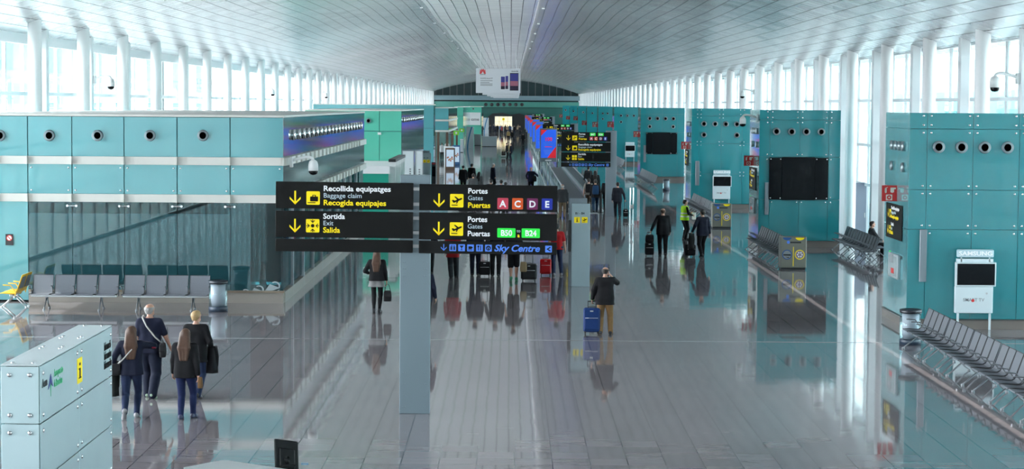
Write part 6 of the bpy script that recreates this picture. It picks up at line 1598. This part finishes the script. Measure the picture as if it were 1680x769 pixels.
# ---- half hidden by the post
Yh = 51.5; x_ = at(701.5, 520, Yh).x; person('person in navy jacket almost hidden behind the large sign post, only an arm showing', (x_ - .10, Yh, 0), 0, 1.74, .011, 'stand', ('jacket', NAVY), ('trousers', BLACK), ('short', 'dark'), hands=[None, (.30, .02, .86)])
# ---- man with the blue suitcase
g = ground(992, 548); P6, J6 = person('person in black coat and tan trousers, balding, on the phone with a blue suitcase', g, -6, 1.68, .0085, 'stand', ('coat', BLACK, .78), ('trousers', (0.24, 0.14, 0.06)), ('fringe', 'dark'), (0.012, 0.014, 0.02),
        hands=[(-.33, .02, .92), (.165, .10, 1.50)], poles=[None, (.6, .1, -1)], feet=[(-.11, -.05, .09, .15), (.15, .05, .085, 0)], head_yaw=-12, head_pitch=-10, wide=1.12)
hp = hand_pt(J6, 1); t = thing('mobile_phone', 'pale mobile phone held to the ear of the man with the blue suitcase', 'phone', hp + Vector((-.02, .02, .0)), R(10))
b = MB(); b.box(-.006, .006, -.036, .036, -.07, .07, .004); b.build('phone_body', M_TXT, t, local=True)
b = MB(); b.box(-.008, -.006, -.031, .031, -.06, .06); b.build('phone_screen', M_BLACKG, t, local=True)
suitcase_by(J6, 0, 'blue upright suitcase pulled by the balding man in tan trousers', .42, .25, .60, cloth((0.006, 0.030, 0.13), 0.55), heading=-4)
# ---- the group beyond the large sign
g = ground(742.5, 455); person('person in red jacket and loose dark trousers beneath the right sign wing', g, 0, 1.66, .011, 'stepL', ('coat', RED_C, .72), ('loose', (0.02, 0.024, 0.028)), ('bob', 'brown'), (0.02, 0.02, 0.02), feet=[(-.05, -.10, .09, .1), (.13, .12, .085, 0)])
g = ground(706, 450); person('person in black, mostly behind the large sign post, one leg showing beside the red jacket', (g.x - .05, g.y, 0), 0, 1.74, .013, 'stepR', ('jacket', BLACK), ('trousers', BLACK), ('short', 'dark'))
g = ground(779.5, 452); P7, J7 = person('person in navy trousers left of the small black suitcase under the sign', g, 0, 1.76, .012, 'stand', ('jacket', NAVY), ('trousers', NAVY), ('short', 'dark'))
g = ground(813, 453); P8, J8 = person('person in black trousers right of the small black suitcase under the sign', g, 0, 1.78, .012, 'stand', ('jacket', BLACK), ('trousers', BLACK), ('short', 'brown'), hands=[(-.34, -.05, .88), None])
suitcase_by(J8, 0, 'small black cabin suitcase among the legs beneath the sign', .38, .23, .44, cloth(BLACK, 0.5))
g = ground(842.5, 461); P9, J9 = person('person in black shorts with bare legs and green shoes beneath the sign', g, 0, 1.74, .011, 'stepL', ('tshirt', BLACK), ('shorts', BLACK), ('short', 'brown'), (0.06, 0.30, 0.16), feet=[(-.08, -.14, .12, .6), (.09, .12, .085, 0)], hands=[None, (.36, .14, .95)])
suitcase_by(J9, 1, 'large black suitcase beneath the sign, beside the bare legs', .52, .30, .50, cloth((0.010, 0.010, 0.012), 0.5), dx=.12)
hp = hand_pt(J9, 1); soft_bag('brown paper bag leaning on the large black suitcase', 'bag', 'paper_bag', (hp.x - .06, hp.y - .34, .48), (.22, .10, .32), R(6), mat('brown_paper', (0.27, 0.19, 0.10), 0.8), flap=False)
g = ground(913, 451.5); P10, J10 = person('person in red shirt and blue jeans just right of the large sign', g, 4, 1.74, .011, 'stepR', ('tshirt', (0.42, 0.012, 0.015)), ('trousers', DENIM), ('short', 'dark'), (0.25, 0.25, 0.26), hands=[(-.30, -.02, .88), (.30, .0, .84)], feet=[(-.10, -.05, .09, .1), (.17, .08, .085, 0)])
suitcase_by(J10, 0, 'red suitcase beside the person in the red shirt', .38, .24, .50, cloth((0.42, 0.006, 0.010), 0.4), dx=-.06)
# ---- right of the sign
g = ground(922.5, 358); person('person in grey jacket and tan trousers left of the information totem', g, -5, 1.72, .012, 'stand', ('jacket', CHAR, .82), ('trousers', (0.16, 0.11, 0.07)), ('fringe', 'grey'))
g = ground(965.5, 346); g.z = .025; PA, JA = person('person in grey shirt with a black and white backpack at the walkway entrance', g, -12, 1.74, .013, 'stepL', ('tshirt', (0.24, 0.23, 0.21)), ('trousers', (0.10, 0.07, 0.05)), ('short', 'dark'))
soft_bag('black and white backpack worn at the walkway entrance', 'backpack', 'backpack', world_pt(JA, np.array((.03, -.22, 1.22)) * JA['s']), (.32, .18, .46), R(-12), cloth(BLACK), [(chain(JA, [(q * .13, -.15, 1.42), (q * .14, .0, 1.50), (q * .15, .12, 1.36), (q * .17, .06, 1.15), (q * .15, -.13, 1.06)]), .02, M_BAGB) for q in (-1, 1)])
g = ground(976.5, 348); PB, JB = person('person in dark top and blue jeans with a blue backpack at the walkway entrance', g, 0, 1.76, .013, 'stepR', ('jacket', BLACK), ('trousers', (0.02, 0.05, 0.10)), ('short', 'dark'))
soft_bag('blue backpack worn at the walkway entrance', 'backpack', 'backpack', world_pt(JB, np.array((0, -.23, 1.20)) * JB['s']), (.34, .20, .48), 0, cloth((0.02, 0.06, 0.14)), [(chain(JB, [(q * .13, -.15, 1.42), (q * .14, .0, 1.50), (q * .15, .12, 1.36), (q * .17, .06, 1.15), (q * .15, -.13, 1.06)]), .02, M_BAGB) for q in (-1, 1)])
g = ground(976, 328); person('person in long black coat riding the right walkway ahead of the backpacks', (g.x, g.y, .02), 0, 1.76, .014, 'stand', ('coat', BLACK), ('trousers', BLACK), ('long', 'dark'))
g = ground(965, 318); person('person in dark jacket riding the right walkway, further ahead', (g.x, g.y, .02), 0, 1.74, .016, 'stand', ('jacket', CHAR), ('trousers', BLACK), ('short', 'dark'))
person('person in dark coat half behind the grey post of the second sign', (5.30, 114.0, 0), 0, 1.72, .014, 'stepL', ('coat', BLACK), ('trousers', BLACK), ('short', 'dark'))
g = ground(1013, 357); PC, JC = person('person in dark suit walking away right of the second sign post', g, 2, 1.82, .012, 'stepL', ('jacket', (0.016, 0.019, 0.028)), ('trousers', (0.016, 0.019, 0.028)), ('short', 'dark'), hands=[None, (.36, .0, .92)])
suitcase_by(JC, 1, 'small black wheeled case at the right hand of the man in the dark suit', .26, .2, .36, cloth(BLACK, 0.5), dx=.02)
g = ground(1087, 420); PD, JD = person('person in black suit, bald, pulling two stacked black bags', g, 0, 1.84, .010, 'stepL', ('jacket', (0.012, 0.013, 0.015)), ('trousers', (0.012, 0.013, 0.015)), ('fringe', 'brown'), hands=[(-.42, .0, .95), None], wide=1.12)
sc_ = suitcase_by(JD, 0, 'black wheeled suitcase pulled by the bald man in the black suit', .34, .26, .46, cloth(BLACK, 0.5), dx=-.03)
soft_bag('black holdall strapped on top of the wheeled suitcase', 'bag', 'holdall', (sc_.location.x, sc_.location.y - .03, .515 + .16), (.32, .22, .30), 0, cloth((0.014, 0.014, 0.016)))
g = ground(1123, 393); PE, JE = person('person in yellow high visibility vest facing the man in navy', g, -65, 1.70, .011, 'stand', ('vest', (0.42, 0.78, 0.02)), ('trousers', BLACK), ('short', 'dark'), hands=[(-.12, .34, 1.18), (.16, .30, 1.08)], head_yaw=-10)
t = thing('paper_sheet', 'white paper held by the person in the yellow vest', 'paper', (hand_pt(JE, 0) + hand_pt(JE, 1)) / 2 + Vector((.04, -.02, -.08)), R(-40))
b = MB(); b.box(-.10, .10, -.004, .004, -.15, .15); b.build('sheet', M_TXT, t, local=True)
g = ground(1152, 421); PF, JF = person('person in navy suit with dark hair, standing with a tall black bag', g, 15, 1.80, .010, 'stepR', ('jacket', (0.010, 0.013, 0.026)), ('trousers', BLACK), ('short', 'dark'), hands=[(-.40, .0, .95), None], wide=1.08, head_yaw=20)
hp = hand_pt(JF, 0); sc_ = suitcase('black wheeled bag beside the man in navy', (hp.x - .04, hp.y - .05, 0), .38, .26, .42, R(15), cloth(BLACK, 0.5), pull=max(.1, hp.z - .46))
held_coat('black garment bag draped over the wheeled bag of the man in navy', (hp.x - .02, hp.y - .18, hp.z + .02), (.24, .12, .62), R(10), cloth((0.010, 0.010, 0.011)))
# ---- seated by the window
person('person seated on the bench by the window, back of head showing', (13.86, 79.2, 0), -90, 1.74, .013, 'sit', ('jacket', CHAR), ('trousers', BLACK), ('short', 'dark'))
beam_seat(4, 'four-seat bench turned to the window, under the seated person', None, (13.92, 78.9, 0), R(90))
# ---- beyond the large sign, middle distance
def by_head(px, py, h): 
    d = ray(px, py); t_ = (h - CAM_H) / d.z; return Vector((d.x * t_, d.y * t_, 0))
MID = [(760, 271.5, 1.76, 0, 'stand', ('jacket', BLACK), ('trousers', BLACK), ('short', 'dark'), 'person in black suit above the sign, leftmost of the pair'),
       (774, 268.5, 1.80, -25, 'stand', ('jacket', BLACK), ('trousers', BLACK), ('short', 'dark'), 'person in black suit above the sign, right of the pair'),
       (776.5, 284.5, 1.74, 0, 'stepL', ('jacket', (0.07, 0.075, 0.08)), ('trousers', BLACK), ('short', 'dark'), 'person in grey hooded top just above the word Portes'),
       (786, 281.5, 1.66, -20, 'stepR', ('jacket', (0.16, 0.16, 0.17)), ('trousers', BLACK), ('long', 'dark'), 'person with long dark hair beside the grey hooded top'),
       (809, 268, 1.78, -70, 'stand', ('coat', NAVY, .7), ('trousers', BLACK), ('short', 'grey'), 'person in dark navy coat standing alone above the sign'),
       (805.5, 293.5, 1.76, 0, 'stepL', ('jacket', BLACK), ('trousers', BLACK), ('short', 'dark'), 'person whose dark head shows below the man in navy'),
       (822.3, 294.5, 1.74, 0, 'stepR', ('jacket', (0.02, 0.05, 0.16)), ('trousers', BLACK), ('short', 'dark'), 'person in blue top, only head and collar showing above the sign'),
       (829.5, 298.2, 1.68, 0, 'stepL', ('jacket', BLACK), ('trousers', BLACK), ('short', 'dark'), 'person of whom only the dark hair shows above the sign edge')]
for (px, py, h, hd, po, tp, bt, hr, lab) in MID:
    person(lab, by_head(px, py, h), hd, h, .014, po, tp, bt, hr)
g = by_head(871.5, 274, 1.76); PG, JG = person('person in navy jacket, bald, hand on hip beside the advert screens', g, 0, 1.76, .013, 'stand', ('jacket', NAVY, .84), ('trousers', BLACK), ('none', 'dark'), hands=[(-.26, -.02, 1.02), (.42, .10, 1.16)])
soft_bag('black bag hanging from the arm of the bald man beside the advert screens', 'bag', 'shoulder_bag', world_pt(JG, np.array((.22, -.12, 1.02)) * JG['s']), (.26, .14, .36), 0, M_BAGB, [(chain(JG, [(.20, -.10, 1.16), (.20, -.06, 1.40), (.20, .02, 1.46)]), .015, M_BAGB)])
g = ground(831.5, 261.5); person('person in dark jacket beside the luggage trolley, left of a pair', g, -90, 1.74, .018, 'stand', ('jacket', BLACK), ('trousers', BLACK), ('short', 'dark'))
g2 = ground(838.5, 262.5); person('person in dark suit standing right of the pair by the luggage trolley', g2, 80, 1.76, .018, 'stand', ('jacket', NAVY, .75), ('trousers', NAVY), ('short', 'dark'))
gt = ground(826, 258); t = thing('luggage_trolley', 'luggage trolley with dark bags beside the distant pair', 'trolley', (gt.x, gt.y, 0))
b = MB(); b.tube([(-.25, -.4, .15), (.25, -.4, .15), (.25, .5, .15), (-.25, .5, .15), (-.25, -.4, .15)], .02, 6); b.build('frame', M_STEEL, t, local=True)
b = MB(); b.tube([(-.25, -.4, .15), (-.25, -.45, 1.0), (.25, -.45, 1.0), (.25, -.4, .15)], .018, 6); b.build('push_handle', M_STEEL, t, local=True)
for x in (-.2, .2):
    b = MB(); b.cyl((x - .02, .4, .07), (x + .02, .4, .07), .07, n=10); b.build('wheel', M_DARK, t, local=True)
    b = MB(); b.cyl((x - .02, -.3, .07), (x + .02, -.3, .07), .07, n=10); b.build('wheel', M_DARK, t, local=True)
suitcase('dark suitcase lying on the distant luggage trolley', (gt.x, gt.y, .17), .44, .5, .40, 0, cloth((0.03, 0.025, 0.02)), pull=0)
FAR = [(834, 231, 'stepL', (0.30, 0.20, 0.08), 'dark', 'person in tan coat walking away down the middle of the hall'), (840.5, 232, 'stand', BLACK, 'dark', 'person in black right of the tan coat'), (858, 238, 'stepR', BLACK, 'dark', 'person in black near the advert screens, far down the hall'),
       (725, 262, 'stand', (0.5, 0.52, 0.53), 'dark', 'person in white shirt in the shop front on the left, nearer one'), (733.5, 258, 'stand', (0.5, 0.52, 0.53), 'brown', 'person in white shirt in the shop front on the left, right one')]
for (px, py, po, c, hr, lab) in FAR:
    g = ground(px, py); person(lab, g, 0, 1.74, .022, po, ('jacket', c), ('trousers', BLACK), ('short', hr))
random.seed(21)
COLS = [BLACK, NAVY, (0.02, 0.06, 0.14), (0.55, 0.56, 0.55), CHAR, (0.20, 0.03, 0.03), (0.03, 0.03, 0.035), (0.10, 0.16, 0.30), (0.30, 0.22, 0.14)]
NMC = ['black', 'navy', 'deep blue', 'white', 'charcoal', 'dark red', 'dark grey', 'mid blue', 'beige']
far_src = {}
XS = [(783.5, 221), (788, 218), (791.5, 219.5), (797.5, 218.5), (801, 217.5), (804, 220), (809.5, 218), (813, 219), (816, 217.5), (821, 218.5), (823.5, 221), (829, 217.8), (832.5, 219), (836.5, 218), (841, 219.5), (844, 221), (850, 219), (853, 222)]
for i, (px, py) in enumerate(XS):
    g = ground(px, py); g.y = min(g.y, 428); ci = [3, 0, 1, 0, 2, 6, 1, 4, 0, 7, 5, 0, 8, 2, 3, 0, 8, 6][i]
    g = Vector((at(px, py, g.y).x, g.y, 0))
    lab = '%s person from the left in the distant crowd, wearing %s' % (ORD[i + 1], NMC[ci])
    person(lab, g, random.uniform(-60, 60), random.uniform(1.62, 1.82), .03, random.choice(['stand', 'stepL', 'stepR']), ('jacket', COLS[ci]), ('trousers', random.choice([BLACK, NAVY, CHAR])), ('short', random.choice(['dark', 'brown', 'fair'])), group='people in the distant crowd')
